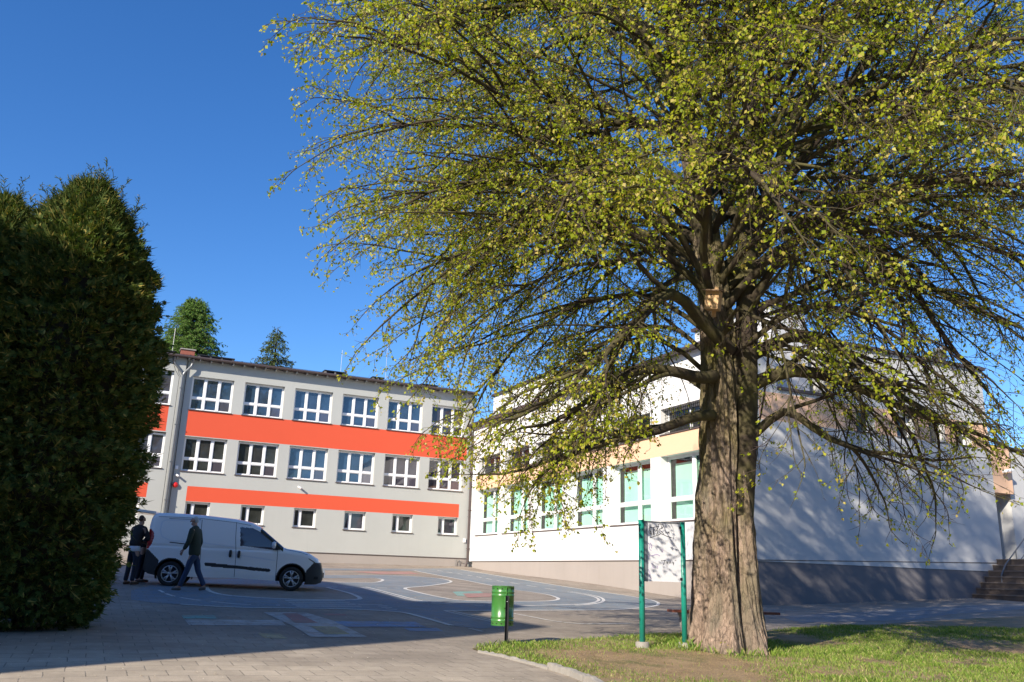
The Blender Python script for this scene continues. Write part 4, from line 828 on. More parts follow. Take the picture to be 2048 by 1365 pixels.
# ------------------------------------------------------------------ thujas
M_thuja = leafmat('thuja_spray', [(0, (.042, .075, .018)), (1, (.38, .30, .08)), (.5, (.080, .120, .026)), (.88, (.12, .13, .03))], .7, .22, .15)
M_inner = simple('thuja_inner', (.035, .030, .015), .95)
def thuja(x, y, H, prof, nsp, label):
    z0 = float(gz(x, y)); t = empty('thuja', (x, y, z0), 0, label, 'thuja', 'thujas at the left edge of the yard')
    mb = MB(); mb.tube([(0, 0, -.1), (0, 0, H*.5), (0.02, 0, H*.92)], [.10, .06, .01], 8); mb.build('trunk', M_twig, t)
    pz, pr = zip(*prof); u = rng.random(nsp)**.85*.99; zz_ = u*H; th_ = rng.random(nsp)*2*np.pi
    lump = 1+.26*(vnoise(np.stack([(np.cos(th_)*1.6+9), zz_*1.1+4], 1), 1, 61)-.5)+.34*(vnoise(np.stack([(np.sin(th_)*3.6+9), zz_*3.4+4], 1), 1, 62)-.5)
    rr_ = np.interp(u, pz, pr)*lump*(1-.30*rng.random(nsp)**2.2)+np.where(rng.random(nsp) < .10, rng.uniform(0, .16, nsp), 0)
    p0 = np.stack([rr_*np.cos(th_), rr_*np.sin(th_), zz_], 1); out = np.stack([np.cos(th_), np.sin(th_), np.zeros(nsp)], 1)
    ax = nrm(out*.8+np.array([0, 0, .85])*(-.15+1.5*u[:, None]**3)+rng.normal(0, .36, (nsp, 3))); pl2 = nrm(np.cross(ax, nrm(out+rng.normal(0, .55, (nsp, 3))))); nn = np.cross(ax, pl2)
    S_ = (.075+.095*rng.random(nsp))[:, None]*(1+.4*(u[:, None] > .9)); quads = []
    def q_(a, b, c_, d): quads.append(np.stack([a, b, c_, d], 1))
    base = p0-ax*S_*.6; wv = .018
    q_(base, base+ax*S_*.8+pl2*wv*.6, base+ax*S_*1.7-nn*.1*S_, base+ax*S_*.8-pl2*wv*.6)
    for k, sgn in enumerate((1, -1, 1, -1, 1, -1)):
        f = .35+.2*(k//2)+.08*(k % 2); a = base+ax*S_*f; dd = nrm(ax*.75+pl2*sgn*.75+rng.normal(0, .12, (nsp, 3))-nn*.12); Ls = S_*(.66-.12*(k//2)); pp = np.cross(dd, nn)
        q_(a, a+dd*Ls*.5+pp*wv*.75, a+dd*Ls, a+dd*Ls*.5-pp*wv*.75)
    V = np.stack(quads, 1).reshape(-1, 3); np_mesh('foliage', V, np.arange(len(V)).reshape(-1, 4), M_thuja, t)
    n3 = 46; a3 = rng.random(n3)*6.283; r3_ = .62*np.sqrt(rng.random(n3)); z3 = H*np.interp(r3_, [0, .15, .4, .66, .9], [.99, .95, .90, .84, .78])-.12      # loose leading shoots
    Lt = rng.uniform(.35, .75, n3); Pt = grow(np.stack([r3_*np.cos(a3), r3_*np.sin(a3), z3], 1), np.stack([np.cos(a3)*.35, np.sin(a3)*.35, np.ones(n3)], 1), Lt, 6, -.02, .07)
    TV.clear(); TF.clear(); tubes('s', Pt, np.full((n3, 6), .005)*np.linspace(1.2, .5, 6)[None], 3)
    pa1, da1, _, _ = side_shoots(Pt, Lt, .035, .05); Pa = grow(pa1, da1+np.array([0, 0, .3]), rng.uniform(.05, .13, len(pa1)), 3, 0, .1); tubes('s', Pa, np.full((len(pa1), 3), .0045), 3)
    pb1, db1, _, _ = side_shoots(Pa, np.full(len(pa1), .1), .022, .1); Pb1 = grow(pb1, db1, rng.uniform(.02, .05, len(pb1)), 2, 0, .1); tubes('s', Pb1, np.full((len(pb1), 2), .0045), 3)
    np_mesh('leading_shoots', np.concatenate(TV['s']), np.concatenate(TF['s']), M_thuja, t)
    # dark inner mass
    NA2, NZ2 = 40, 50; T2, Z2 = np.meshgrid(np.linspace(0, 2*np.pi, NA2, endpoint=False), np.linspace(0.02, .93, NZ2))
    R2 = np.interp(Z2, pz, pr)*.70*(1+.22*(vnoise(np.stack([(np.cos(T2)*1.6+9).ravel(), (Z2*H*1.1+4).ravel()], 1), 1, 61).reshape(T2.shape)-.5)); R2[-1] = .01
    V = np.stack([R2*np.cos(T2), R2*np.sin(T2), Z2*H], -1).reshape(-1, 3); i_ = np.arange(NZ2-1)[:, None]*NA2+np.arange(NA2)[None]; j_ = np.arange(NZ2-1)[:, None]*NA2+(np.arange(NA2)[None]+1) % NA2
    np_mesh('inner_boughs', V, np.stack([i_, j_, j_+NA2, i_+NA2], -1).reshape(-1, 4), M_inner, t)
prof = [(0, .72), (.04, .95), (.15, 1.12), (.35, 1.22), (.55, 1.27), (.68, 1.24), (.78, 1.00), (.86, .68), (.93, .38), (.97, .20), (1, .04)]
b0 = G(60, 1262); tx0 = b0[0]-.36; thuja(tx0, 12.3, 6.6, prof, 27000, 'tall thuja with a sunlit yellow green top beside the paved yard')
thuja(tx0-1.15, 12.0, 6.15, prof, 19000, 'lower darker thuja at the left edge of the picture')

# ------------------------------------------------------------------ far trees behind the striped building
M_far = leafmat('larch_needles', [(0, (.07, .15, .03)), (1, (.18, .28, .06))], .7, .25, .1); M_sp = leafmat('spruce_needles', [(0, (.05, .085, .03)), (1, (.12, .16, .05))], .75, .15, .1)
def conifer(xc, ytop, Y, H, rmax, m, label, shape, cat='conifer', nbr=230):
    top = atY(xc, ytop, Y); t = empty('conifer_tree', (top[0], Y, top[2]-H), 0, label, cat, 'trees behind the classroom building')
    mb = MB(); mb.tube([(0, 0, 0), (0, 0, H*.6), (0, 0, H)], [.28, .14, .02], 7); mb.build('trunk', M_twig, t)
    u = rng.random(nbr)**.8; zz_ = H*(.25+.74*u); az = rng.random(nbr)*6.283; L_ = rmax*np.interp(zz_/H, [q[0] for q in shape], [q[1] for q in shape])*rng.uniform(.75, 1.1, nbr)+.1
    d = np.stack([np.cos(az), np.sin(az), np.full(nbr, .25)], 1); P_ = grow(np.stack([0*u, 0*u, zz_], 1), d, L_, 7, .10, .06)
    TV.clear(); TF.clear(); tubes('b', P_, .035*(L_/rmax)[:, None]*np.linspace(1, .2, 7)[None]+.006, 3)
    p1, d1, u1, i1 = side_shoots(P_, L_, .16, .1); P1 = grow(p1, d1+np.array([0, 0, -.3]), rng.uniform(.25, .7, len(p1))*(1.1-u1*.5), 4, .12, .1); tubes('b', P1, np.full((len(p1), 4), .007), 3)
    np_mesh('branches', np.concatenate(TV['b']), np.concatenate(TF['b']), M_twig, t)
    p2, d2, _, _ = side_shoots(P1, np.full(len(P1), .5), .055, .0); k = len(p2); ax = nrm(d2+rng.normal(0, .4, (k, 3))+np.array([0, 0, -.3])); s2 = nrm(np.cross(ax, rng.normal(0, 1, (k, 3)))); Lq = rng.uniform(.10, .2, (k, 1))
    V = np.stack([p2, p2+ax*Lq*.5+s2*.035, p2+ax*Lq, p2+ax*Lq*.5-s2*.035], 1); np_mesh('foliage', V.reshape(-1, 3), np.arange(k*4).reshape(-1, 4), m, t)
egg = [(.2, .9), (.45, 1), (.7, .85), (.88, .55), (1, .08)]; cone = [(.2, 1), (.6, .62), (.85, .3), (1, .03)]
conifer(392, 594, 74, 16, 3.5, M_far, 'tall bright green egg shaped tree behind the roof beside the brick chimney', egg, nbr=700)
conifer(345, 655, 76, 13, 1.9, M_far, 'small thin green tree just left of the tall egg shaped one', cone, nbr=150)
conifer(556, 655, 74, 13, 4.0, M_sp, 'pointed dark spruce behind the middle of the striped building roof', cone, nbr=240)

# ------------------------------------------------------------------ delivery van
M_vpaint = simple('white_car_paint', (.88, .87, .85), .28, 0, .03, 3, coat=.6); M_vblack = simple('black_bumper_plastic', (.025, .025, .028), .55, 0, .2, 8)
M_vglass = glass('car_glass', (.012, .016, .016), 1.6, .02); M_tyre = simple('tyre_rubber', (.018, .018, .019), .8, 0, .2, 20); M_rim = simple('silver_wheel', (.50, .51, .53), .35, .75)
M_seam = simple('panel_gap', (.03, .03, .035), .8); M_tail, n, p = mat('red_tail_light'); p.inputs['Base Color'].default_value = (.35, .008, .01, 1); p.inputs['Roughness'].default_value = .15
M_lamp = simple('headlight_glass', (.16, .17, .18), .08, .7, .9, 22)
W0 = np.array([*atY(335, 1174, 21.4)[:2]]); W1 = np.array([*atY(582, 1182, 22.0)[:2]]); zr, zf = float(gz(*W0)), float(gz(*W1))
WBASE = float(np.linalg.norm(W1-W0)); yaw = math.atan2(W1[1]-W0[1], W1[0]-W0[0]); pit = math.atan2(zr-zf, WBASE)
van = empty('delivery_van', (W0[0], W0[1], zr+.005), 0, 'white delivery van with its tailgate raised, parked in the shade', 'van'); van.rotation_euler = (0, pit, yaw)
top_pts = [(-.62, 1.50), (-.60, 1.62), (-.56, 1.685), (-.46, 1.715), (-.09, 1.725), (.58, 1.715), (1.38, 1.66), (1.74, 1.60), (1.97, 1.50), (2.31, 1.25), (2.60, 1.03), (2.68, 1.005), (3.05, .965), (3.26, .90), (3.46, .79), (3.55, .69), (3.60, .52), (3.62, .42)]
bot_pts = [(-.62, .36), (-.50, .27), (-.34, .24), (.3, .235), (.88, .235), (1.5, .25), (2.5, .22), (3.15, .16), (3.45, .17), (3.58, .22), (3.62, .30)]
VW = 1.68; xs = np.concatenate([np.linspace(-.62, -.5, 14), np.arange(-.49, 3.46, .0135), np.linspace(3.465, 3.62, 22)]); NV = 120
def zt_(x): return np.interp(x, *zip(*top_pts))
def zb_(x): return np.interp(x, *zip(*bot_pts))
def inset(x, z):
    i1 = .115*np.clip((z-.93)/.78, 0, 1.2)**1.25+.03*np.clip((.42-z)/.3, 0, 1)**2+.012*np.exp(-((z-.93)/.03)**2)
    f = np.clip((x-3.02)/.60, 0, 1); r_ = np.clip((-.50-x)/.12, 0, 1)
    return i1+.30*(1-np.sqrt(np.clip(1-f*f, 0, 1)))+.05*(1-np.sqrt(np.clip(1-r_*r_, 0, 1)))+.05*np.clip((x-2.3)/1, 0, 1)
sec = []
for x in xs:
    a, b = zb_(x), zt_(x); rc = min(.13, (b-a)*.35); q = []
    for s_ in np.linspace(0, 1, 86): z = a+(b-rc-a)*s_; q.append((float(inset(x, z)), z))
    y1 = q[-1][0]
    for t_ in np.linspace(0, 1, 16)[1:]: an = t_*math.pi/2; q.append((y1+rc*1.25*(1-math.cos(an)), b-rc+rc*math.sin(an)))
    y2 = q[-1][0]
    for t_ in np.linspace(0, 1, 20)[1:]: q.append((y2+(VW/2-y2)*t_, b+.025*math.sin(t_*math.pi/2)*(x < 2)))
    sec.append(q)
sec = np.array(sec); nxv, nq, _ = sec.shape
near = np.concatenate([np.repeat(xs[:, None, None], nq, 1), sec[:, :, :1], sec[:, :, 1:]], 2); far = near.copy(); far[:, :, 1] = VW-far[:, :, 1]
Vv = np.concatenate([near.reshape(-1, 3), far.reshape(-1, 3)]); i_ = np.arange(nxv-1)[:, None]*nq+np.arange(nq-1)[None]
Fn = np.stack([i_, i_+nq, i_+nq+1, i_+1], -1).reshape(-1, 4); Ff = np.stack([i_, i_+1, i_+nq+1, i_+nq], -1).reshape(-1, 4)+nxv*nq; Fv = np.concatenate([Fn, Ff])
C_ = Vv[Fv].mean(1); cx_, cz_ = C_[:, 0], C_[:, 2]; qi = np.concatenate([np.tile(np.arange(nq-1), nxv-1)]*2); side = qi < 86
def inp(poly): return inside(np.stack([cx_, cz_], 1), poly)
WC = ((0.0, .285), (WBASE-.03, .285)); ra = .345
part = np.zeros(len(Fv), int)            # 0 body
part[inp([(-.63, .84), (-.56, .83), (-.28, .58), (-.36, .2), (-.7, .1), (-.8, .5)])] = 1                       # rear bumper
part[inp([(3.70, .72), (3.52, .705), (3.36, .69), (3.2, .50), (3.13, .1), (3.8, .05)])] = 2                     # front bumper
part[(qi >= 86) & (cx_ > 2.0) & (cx_ < 2.585)] = 3                                                            # windscreen
part[side & inp([(1.97, 1.53), (2.02, 1.50), (2.66, 1.03), (2.66, .985), (2.55, .965), (2.40, .95), (2.36, 1.17), (2.08, 1.45)])] = 4   # black pillar
part[side & inp([(1.495, 1.47), (2.02, 1.455), (2.10, 1.40), (2.34, 1.17), (2.40, 1.06), (2.41, .955), (1.555, 1.02)])] = 5  # side window
part[side & inp([(-.70, 1.33), (-.57, 1.31), (-.50, 1.24), (-.475, 1.12), (-.50, .97), (-.56, .85), (-.70, .82)])] = 6
part[(cx_ > 3.1) & inp([(3.15, .885), (3.30, .875), (3.47, .79), (3.535, .71), (3.37, .69), (3.24, .77)]) & side] = 7
part[side & inp([(.76, .565), (.80, .50), (2.31, .425), (2.345, .465), (2.31, .50), (.80, .585)])] = 8
keepf = np.ones(len(Fv), bool); arch = np.zeros(len(Fv), bool)
for (wx, wz) in WC:
    d = np.hypot(cx_-wx, cz_-wz); keepf &= ~((d < ra) & (cz_ < 1)); arch |= (d < ra+.028) & (cz_ < 1)
part[arch & (part == 0)] = 8
def subpart(name, sel, m, parent=van, smooth=True):
    f = Fv[sel & keepf]; u_, inv = np.unique(f, return_inverse=True); return np_mesh(name, Vv[u_], inv.reshape(f.shape), m, parent, smooth=smooth)
body = subpart('body', part == 0, M_vpaint)
subpart('rear_bumper', (part == 1) & (C_[:, 1] < VW/2), M_vblack); subpart('rear_bumper', (part == 1) & (C_[:, 1] > VW/2), M_vblack); subpart('front_bumper', part == 2, M_vblack); subpart('windscreen', part == 3, M_vglass); subpart('black_trim', (part == 4) | (part == 8), M_vblack)
nf = cx_[:, None]; farside = C_[:, 1] > VW/2
for fs_ in (0, 1):
    s_ = farside if fs_ else ~farside
    subpart('side_window', (part == 5) & s_, M_vglass); subpart('tail_light', (part == 6) & s_, M_tail); subpart('headlight', (part == 7) & s_, M_lamp)
mb = MB(); q = sec[-1]; ring = [(xs[-1], y, z) for y, z in q]+[(xs[-1], VW-y, z) for y, z in q[::-1]]; mb.add(ring, [tuple(range(len(ring)))], 0); mb.box(3.60, 3.64, .45, 1.2, .34, .46, 1)
mb.build('grille', [M_vblack, M_seam], van)
# cargo opening: shade inside painted as a near-black sheet, floor, tailgate raised
mb = MB(); mb.box(-.58, -.56, .12, VW-.12, .60, 1.60, 0); mb.box(-.60, 3.5, .12, VW-.12, .30, .36, 0)
for (wx, wz) in WC:
    for y0, y1 in ((.0, .34), (VW-.34, VW)):
        k = 26; vs = []
        for i in range(k+1):
            an = math.pi*(-.12+1.24*i/k); vs += [(wx+ra*math.cos(an), y0+.012, wz+ra*math.sin(an)), (wx+ra*math.cos(an), y1-.012, wz+ra*math.sin(an))]
        mb.add(vs, [(2*i, 2*i+1, 2*i+3, 2*i+2) for i in range(k)]); mb.box(wx-.36, wx+.36, y1-.02 if y0 < .5 else y0+.0, y1-.01 if y0 < .5 else y0+.01, .22, wz+.36)
mb.build('underbody_and_cargo_shade', M_dark, van)
mb = MB(); mb.M = Matrix.Translation((-.54, 0, 1.71)) @ Matrix.Rotation(R(5), 4, 'Y')
mb.box(-.92, -.0, .14, VW-.14, -.03, .03, 0); mb.box(-.75, -.12, .30, VW-.30, -.036, -.028, 1); mb.box(-.95, -.88, .14, VW-.14, -.10, .03, 0)
tg = mb.build('tailgate', [M_vpaint, M_vglass], van, bevel=.012); mb = MB(); mb.tube([(-.60, .16, 1.2), (-1.15, .16, 1.70)], .012, 6); mb.build('gas_strut', M_vblack, tg)
def sidey(x, z): return float(inset(x, z))
def patch(name, pts, wd, m, proud=.004):      # narrow strip following the near side
    P_ = []
    for (xa, za), (xb, zb__) in zip(pts[:-1], pts[1:]):
        for t_ in np.linspace(0, 1, 14)[(0 if not P_ else 1):]: P_.append((xa+(xb-xa)*t_, za+(zb__-za)*t_))
    P_ = np.array(P_); T = np.gradient(P_, axis=0); T /= np.linalg.norm(T, axis=1)[:, None]+1e-9; Nn = np.stack([-T[:, 1], T[:, 0]], 1)*wd/2; mb = MB(); vs = []
    for q in (P_+Nn, P_-Nn): vs += [(a, sidey(a, b)-proud, b) for a, b in q]
    k = len(P_); mb.add(vs, [(i, i+1, k+i+1, k+i) for i in range(k-1)]); return mb.build(name, m, van)
patch('door_gap', [(.57, 1.60), (.585, 1.30), (.64, .9), (.68, .27)], .011, M_seam); patch('door_gap', [(1.39, 1.58), (1.42, 1.2), (1.48, .8), (1.50, .28)], .011, M_seam)
patch('door_gap', [(2.46, .97), (2.47, .6), (2.48, .24)], .011, M_seam); patch('door_gap', [(-.45, 1.62), (.5, 1.63), (1.4, 1.57), (1.75, 1.52)], .009, M_seam)
patch('slide_rail', [(-.10, 1.02), (.30, .995), (.55, .985)], .02, M_vblack); patch('bonnet_gap', [(2.62, .99), (3.0, .93), (3.2, .88)], .009, M_seam)
for pts in ([(.30, 1.56), (-.25, 1.55), (-.35, 1.50), (-.36, 1.30), (-.30, 1.15), (-.12, 1.07), (.5, 1.03)], [(.66, 1.05), (1.38, .985)], [(1.5, .80), (2.3, .72), (2.42, .70)]): patch('crease_shading', pts, .03, simple('crease_shading_paint', (.75, .77, .80), .3), .005)  # flat strips whose tone stands in for light on the creases
patch('crease_shading', [(-.2, 1.585), (.54, 1.595)], .016, simple('paint_shadow_crease', (.30, .33, .37), .4), .004)  # flat dark strip: shade under the crease put into its colour
for x, z in ((1.345, .82), (1.545, .815)):
    mb = MB(); mb.M = Matrix.Translation((x, sidey(x, z)-.008, z)); mb.tube([(0, 0, -.075), (0, -.02, -.03), (0, -.02, .03), (0, 0, .075)], [.03, .036, .036, .03], 10); mb.build('door_handle', M_vblack, van, True)
for y_, sg in ((.02, -1), (VW-.02, 1)):
    mb = MB(); mb.M = Matrix.Translation((2.36, y_+sg*.10, 1.07)) @ Matrix.Scale(.55, 4, (1, 0, 0)); mb.lathe([(.001, -.085), (.075, -.07), (.09, 0), (.08, .07), (.001, .09)], 14); mb.M = None; mb.box(2.34, 2.40, min(y_, y_+sg*.1), max(y_, y_+sg*.1), .97, 1.0, 1); mb.build('wing_mirror', [M_pvc, M_vblack], van, True)
mb = MB(); mb.box(1.70, 1.98, .30, .32, 1.22, 1.38); mb.build('paper_note', simple('pale_green_paper', (.45, .62, .45), .8), van)
mb = MB(); mb.tube([(1.85, VW/2, 1.57), (1.80, VW/2, 1.78)], .006, 5); mb.build('antenna', M_black, van)
for wi, (wx, wz) in enumerate(WC):
    for y_, sg in ((.02, 1), (VW-.02, -1)):
        Mx = Matrix.Translation((wx, y_, wz)) @ Matrix.Rotation(R(90) if sg > 0 else R(-90), 4, 'X')      # axis towards outside = +z local
        wh = bpy.data.objects.new('wheel', None); wh.empty_display_size = .1; link(wh); wh.parent = van; wh.location = (wx, y_, wz)
        M0 = Matrix.Rotation(R(90) if sg > 0 else R(-90), 4, 'X')
        mb = MB(); mb.M = M0; mb.lathe([(.19, -.02), (.21, .0), (.255, .008), (.285, -.01), (.29, -.05), (.29, -.13), (.27, -.17), (.19, -.17)], 40); mb.build('tyre', M_tyre, wh, True)
        mb = MB(); mb.M = M0; mb.lathe([(.001, -.06), (.19, -.055)], 32, mi=1); mb.lathe([(.20, -.03), (.197, .005), (.183, .006), (.176, -.02)], 40, mi=0); mb.lathe([(.001, .0), (.045, -.002), (.055, -.02)], 20, mi=0)
        for k in range(5):
            for dl in (-.21, .21):
                an = 2*math.pi*k/5+math.pi/2; a1 = an+dl*.9; a0 = an+dl*.35; 
                mb.tube([(.03*math.cos(an), .03*math.sin(an), -.012), (.11*math.cos(a0+dl*.3), .11*math.sin(a0+dl*.3), -.008), (.185*math.cos(a1), .185*math.sin(a1), -.004)], [.018, .016, .019], 6, mi=0)
            mb.tube([(.125*math.cos(an+.3), .125*math.sin(an+.3), -.006), (.145*math.cos(an), .145*math.sin(an), -.006), (.125*math.cos(an-.3), .125*math.sin(an-.3), -.006)], .011, 6, mi=0)
        mb.build('rim', [M_rim, M_vblack], wh, True)

# ------------------------------------------------------------------ people
def skin(name, verts, edges, m, parent, sub=2, root=0):
    me = bpy.data.meshes.new(name); me.from_pydata([v[:3] for v in verts], edges, []); o = bpy.data.objects.new(name, me); link(o)
    md = o.modifiers.new('s', 'SKIN'); sk = me.skin_vertices[0] if me.skin_vertices else None
    if sk is None:
        bm = bmesh.new(); bm.from_mesh(me); bm.verts.layers.skin.verify(); bm.to_mesh(me); bm.free(); sk = me.skin_vertices[0]
    for i, v in enumerate(verts):
        r_ = v[3]; sk.data[i].radius = (r_, v[4] if len(v) > 4 else r_); sk.data[i].use_root = (i == root)
    md.use_smooth_shade = True; md.branch_smoothing = .4; sb = o.modifiers.new('u', 'SUBSURF'); sb.levels = sub; sb.render_levels = sub
    dg = bpy.context.evaluated_depsgraph_get(); em = bpy.data.meshes.new_from_object(o.evaluated_get(dg)); o.modifiers.clear(); o.data = em; em.name = name
    em.materials.clear(); em.materials.append(m); o.parent = parent; return o
M_skin = simple('skin', (.42, .24, .17), .6); M_hairg = simple('grey_hair', (.50, .49, .48), .8, 0, .3, 60); M_hairb = simple('brown_hair', (.07, .035, .02), .8)
M_jgreen = simple('dark_green_jacket', (.030, .040, .026), .85, 0, .3, 12, .5, 30); M_jeans = simple('blue_jeans', (.030, .050, .105), .85, 0, .35, 9, .5, 40); M_jblack = simple('black_jacket', (.016, .015, .017), .85, 0, .3, 10)
M_trous = simple('dark_trousers', (.014, .016, .030), .85, 0, .3, 9); M_shoe = simple('grey_shoes', (.11, .10, .09), .7); M_shoeb = simple('brown_shoes', (.09, .045, .025), .7); M_shirt = simple('white_shirt', (.65, .66, .70), .8)
def person(loc, rz, label, J, mats, hair=True, shirt=False, sc=1.0):
    """J: joints in the person's frame: x forward, y left, z up"""
    jm, tm, sm, hm = mats; t = empty('person', loc, rz, label, 'person'); t.scale = (sc,)*3
    def P(k): return np.array(J[k], float)
    hip, chest, neck, head = P('hip'), P('chest'), P('neck'), P('head')
    v, e = [], []
    def add(p, r1, r2=None): v.append((*p, r1, r2 or r1)); return len(v)-1
    # one continuous body
    h = add(hip, .08, .10); c1 = add(hip*.5+chest*.5, .075, .09); c2 = add(chest, .07, .09); nk = add(neck, .05); hb = add(neck*.45+head*.55, .058, .062); hd = add(head+[0, 0, .03], .088, .074); ht = add(head+[-.005, 0, .09], .060, .056)
    e += [(h, c1), (c1, c2), (c2, nk), (nk, hb), (hb, hd), (hd, ht)]
    f1 = add(head+[.075, 0, -.005], .024, .020); e.append((hd, f1)); f2 = add(head+[.10, 0, -.02], .010); e.append((f1, f2))      # brow and nose
    ch = add(head+[.06, 0, -.075], .026, .026); e.append((hb, ch))                                                              # chin
    for sg, s_ in (('l', 1), ('r', -1)):
        ear = add(head+[-.005, s_*.078, -.005], .014, .018); e.append((hd, ear))
        sh, el, wr, kn, an, hp, to = P('sh'+sg), P('el'+sg), P('wr'+sg), P('kn'+sg), P('an'+sg), P('hp'+sg), P('to'+sg)
        a = add(sh, .042); b = add(el, .038); c = add(wr, .026); e += [(c2, a), (a, b), (b, c)]
        d = nrm(wr-el); hnd = add(wr+d*.05, .030, .017); e.append((c, hnd)); lat = np.array([0, s_, 0.]); lat = nrm(lat-d*(lat@d)); fw = nrm(np.cross(d, lat))
        for j, (off, L_) in enumerate(((-.024, .062), (-.008, .072), (.008, .068), (.023, .054))):
            a1 = add(wr+d*.085+fw*off, .009); a2 = add(wr+d*(.085+L_*.5)+fw*off-lat*.008, .0085); a3 = add(wr+d*(.085+L_*.85)+fw*off-lat*.028, .0075); e += [(hnd, a1), (a1, a2), (a2, a3)]
        t1 = add(wr+d*.045+fw*.036, .010); t2 = add(wr+d*.085+fw*.046-lat*.012, .009); e += [(c, t1), (t1, t2)]
        k1 = add(hp, .082); k2 = add(kn, .056); k3 = add(kn*.45+an*.55, .048); k4 = add(an, .036); e += [(h, k1), (k1, k2), (k2, k3), (k3, k4)]; ft = add(to, .032, .036); e.append((k4, ft))
    skin('body', v, e, M_skin, t)
    # jacket
    v, e = [], []; hem = hip+[0, 0, -.01 if shirt else -.10]; h = add(hem, .135, .175); c0 = add(hip+[0, 0, .10 if shirt else .05], .142, .175); c1 = add(hip*.5+chest*.5, .142, .172); c2 = add(chest+[0, 0, .03], .132, .18); nk = add(neck+[0, 0, .01], .072); e += [(h, c0), (c0, c1), (c1, c2), (c2, nk)]
    for sg in 'lr':
        sh, el, wr = P('sh'+sg), P('el'+sg), P('wr'+sg); a = add(sh, .078); b = add(sh*.5+el*.5, .068); c = add(el, .062); d = add(el*.4+wr*.6, .052); f = add(wr-nrm(wr-el)*.01, .042); e += [(c2, a), (a, b), (b, c), (c, d), (d, f)]
    skin('jacket', v, e, jm, t)
    v, e = [], []; h = add(hip+[0, 0, .0], .122, .155); h2 = add(hip+[0, 0, -.09], .120, .150); e.append((h, h2))
    for sg in 'lr':
        hp, kn, an = P('hp'+sg), P('kn'+sg), P('an'+sg); a = add(hp+[0, 0, -.05], .092); b = add(hp*.45+kn*.55, .078); c = add(kn, .066); d = add(kn*.4+an*.6, .058); f = add(an+[0, 0, .0], .056); e += [(h2, a), (a, b), (b, c), (c, d), (d, f)]
    skin('trousers', v, e, tm, t)
    for sg in 'lr':
        an, to = P('an'+sg), P('to'+sg); dd = nrm(to-an+[0, 0, .04]); heel = an+np.array([-dd[0]*.05, 0, -.045]); skin('shoe', [(*heel, .042, .040), (*(an*.5+to*.5+[0, 0, -.012]), .045, .042), (*(to+dd*.03), .042, .030)], [(0, 1), (1, 2)], sm, t)
    if hair:
        skin('hair', [(*(head+[.01, 0, .085]), .066, .062), (*(head+[-.03, 0, .06]), .074, .072), (*(head+[-.045, 0, .0]), .062, .070), (*(head+[-.045, 0, -.045]), .046, .056)], [(0, 1), (1, 2), (2, 3)], hm, t)
    if shirt:
        mb = MB(); mb.lathe([(.118, .79), (.132, .80), (.135, .87), (.12, .92)], 20, (hip[0], hip[1])); 
        o = mb.build('shirt_hem', M_shirt, t, True); o.scale = (.95, 1.22, 1)
    return t
def wl2(x, y, Y, base, s_):           # picture point on a vertical plane -> (forward towards picture left, height)
    q = atY(x, y, Y); return (-(q[0]-base[0])*s_, q[2]-base[2])
YM = 20.5; bs = atY(385, 1181, YM); bs[2] = float(gz(bs[0], YM))
def jp(x, y, lat): f, h_ = wl2(x, y, YM, bs, 1); return (f, lat, h_)
walk = dict(hip=jp(389, 1107, 0), chest=jp(391, 1066, 0), neck=jp(391, 1051, 0), head=jp(388.5, 1043, 0), shl=jp(391, 1060, .20), shr=jp(392, 1060, -.20), ell=jp(385, 1085, .25), elr=jp(394, 1085, -.25), wrl=jp(373, 1101, .20), wrr=jp(386, 1103, -.24),
    hpl=jp(387, 1112, .09), hpr=jp(390, 1112, -.09), knl=jp(377, 1141, .09), knr=jp(393, 1142, -.09), anl=jp(361, 1174, .09), anr=jp(405.5, 1173, -.09), tol=jp(348, 1178.5, .09), tor=jp(397, 1179, -.09))
person(tuple(bs), math.pi, 'grey haired man in a dark green jacket and jeans walking past the van', walk, (M_jgreen, M_jeans, M_shoe, M_hairg))
st = dict(hip=(0, 0, .90), chest=(.05, 0, 1.27), neck=(.08, 0, 1.42), head=(.12, 0, 1.56), shl=(.05, .20, 1.36), shr=(.05, -.20, 1.36), ell=(.12, .27, 1.10), elr=(.14, -.27, 1.10), wrl=(.36, .18, 1.02), wrr=(.36, -.16, 1.04),
    hpl=(0, .10, .84), hpr=(0, -.10, .84), knl=(.03, .14, .48), knr=(-.02, -.13, .48), anl=(.0, .17, .08), anr=(-.06, -.14, .08), tol=(.15, .20, .045), tor=(.10, -.16, .045))
q = atY(259, 1168, 21.3); person((q[0], 21.3, float(gz(q[0], 21.3))), R(62), 'man in a black jacket over a white shirt, back turned, at the open van rear', st, (M_jblack, M_trous, M_shoeb, M_hairb), shirt=True, sc=.98)
ben = dict(st, chest=(.22, 0, 1.20), neck=(.34, 0, 1.32), head=(.42, 0, 1.43), shl=(.24, .20, 1.28), shr=(.24, -.20, 1.28), ell=(.34, .25, 1.02), elr=(.36, -.25, 1.02), wrl=(.56, .16, .92), wrr=(.58, -.16, .92))
q = atY(279, 1166, 22.1); person((q[0], 22.1, float(gz(q[0], 22.1))), R(15), 'man in dark clothes leaning into the open back of the van', ben, (M_jblack, M_trous, M_shoeb, M_hairb), sc=1.0)

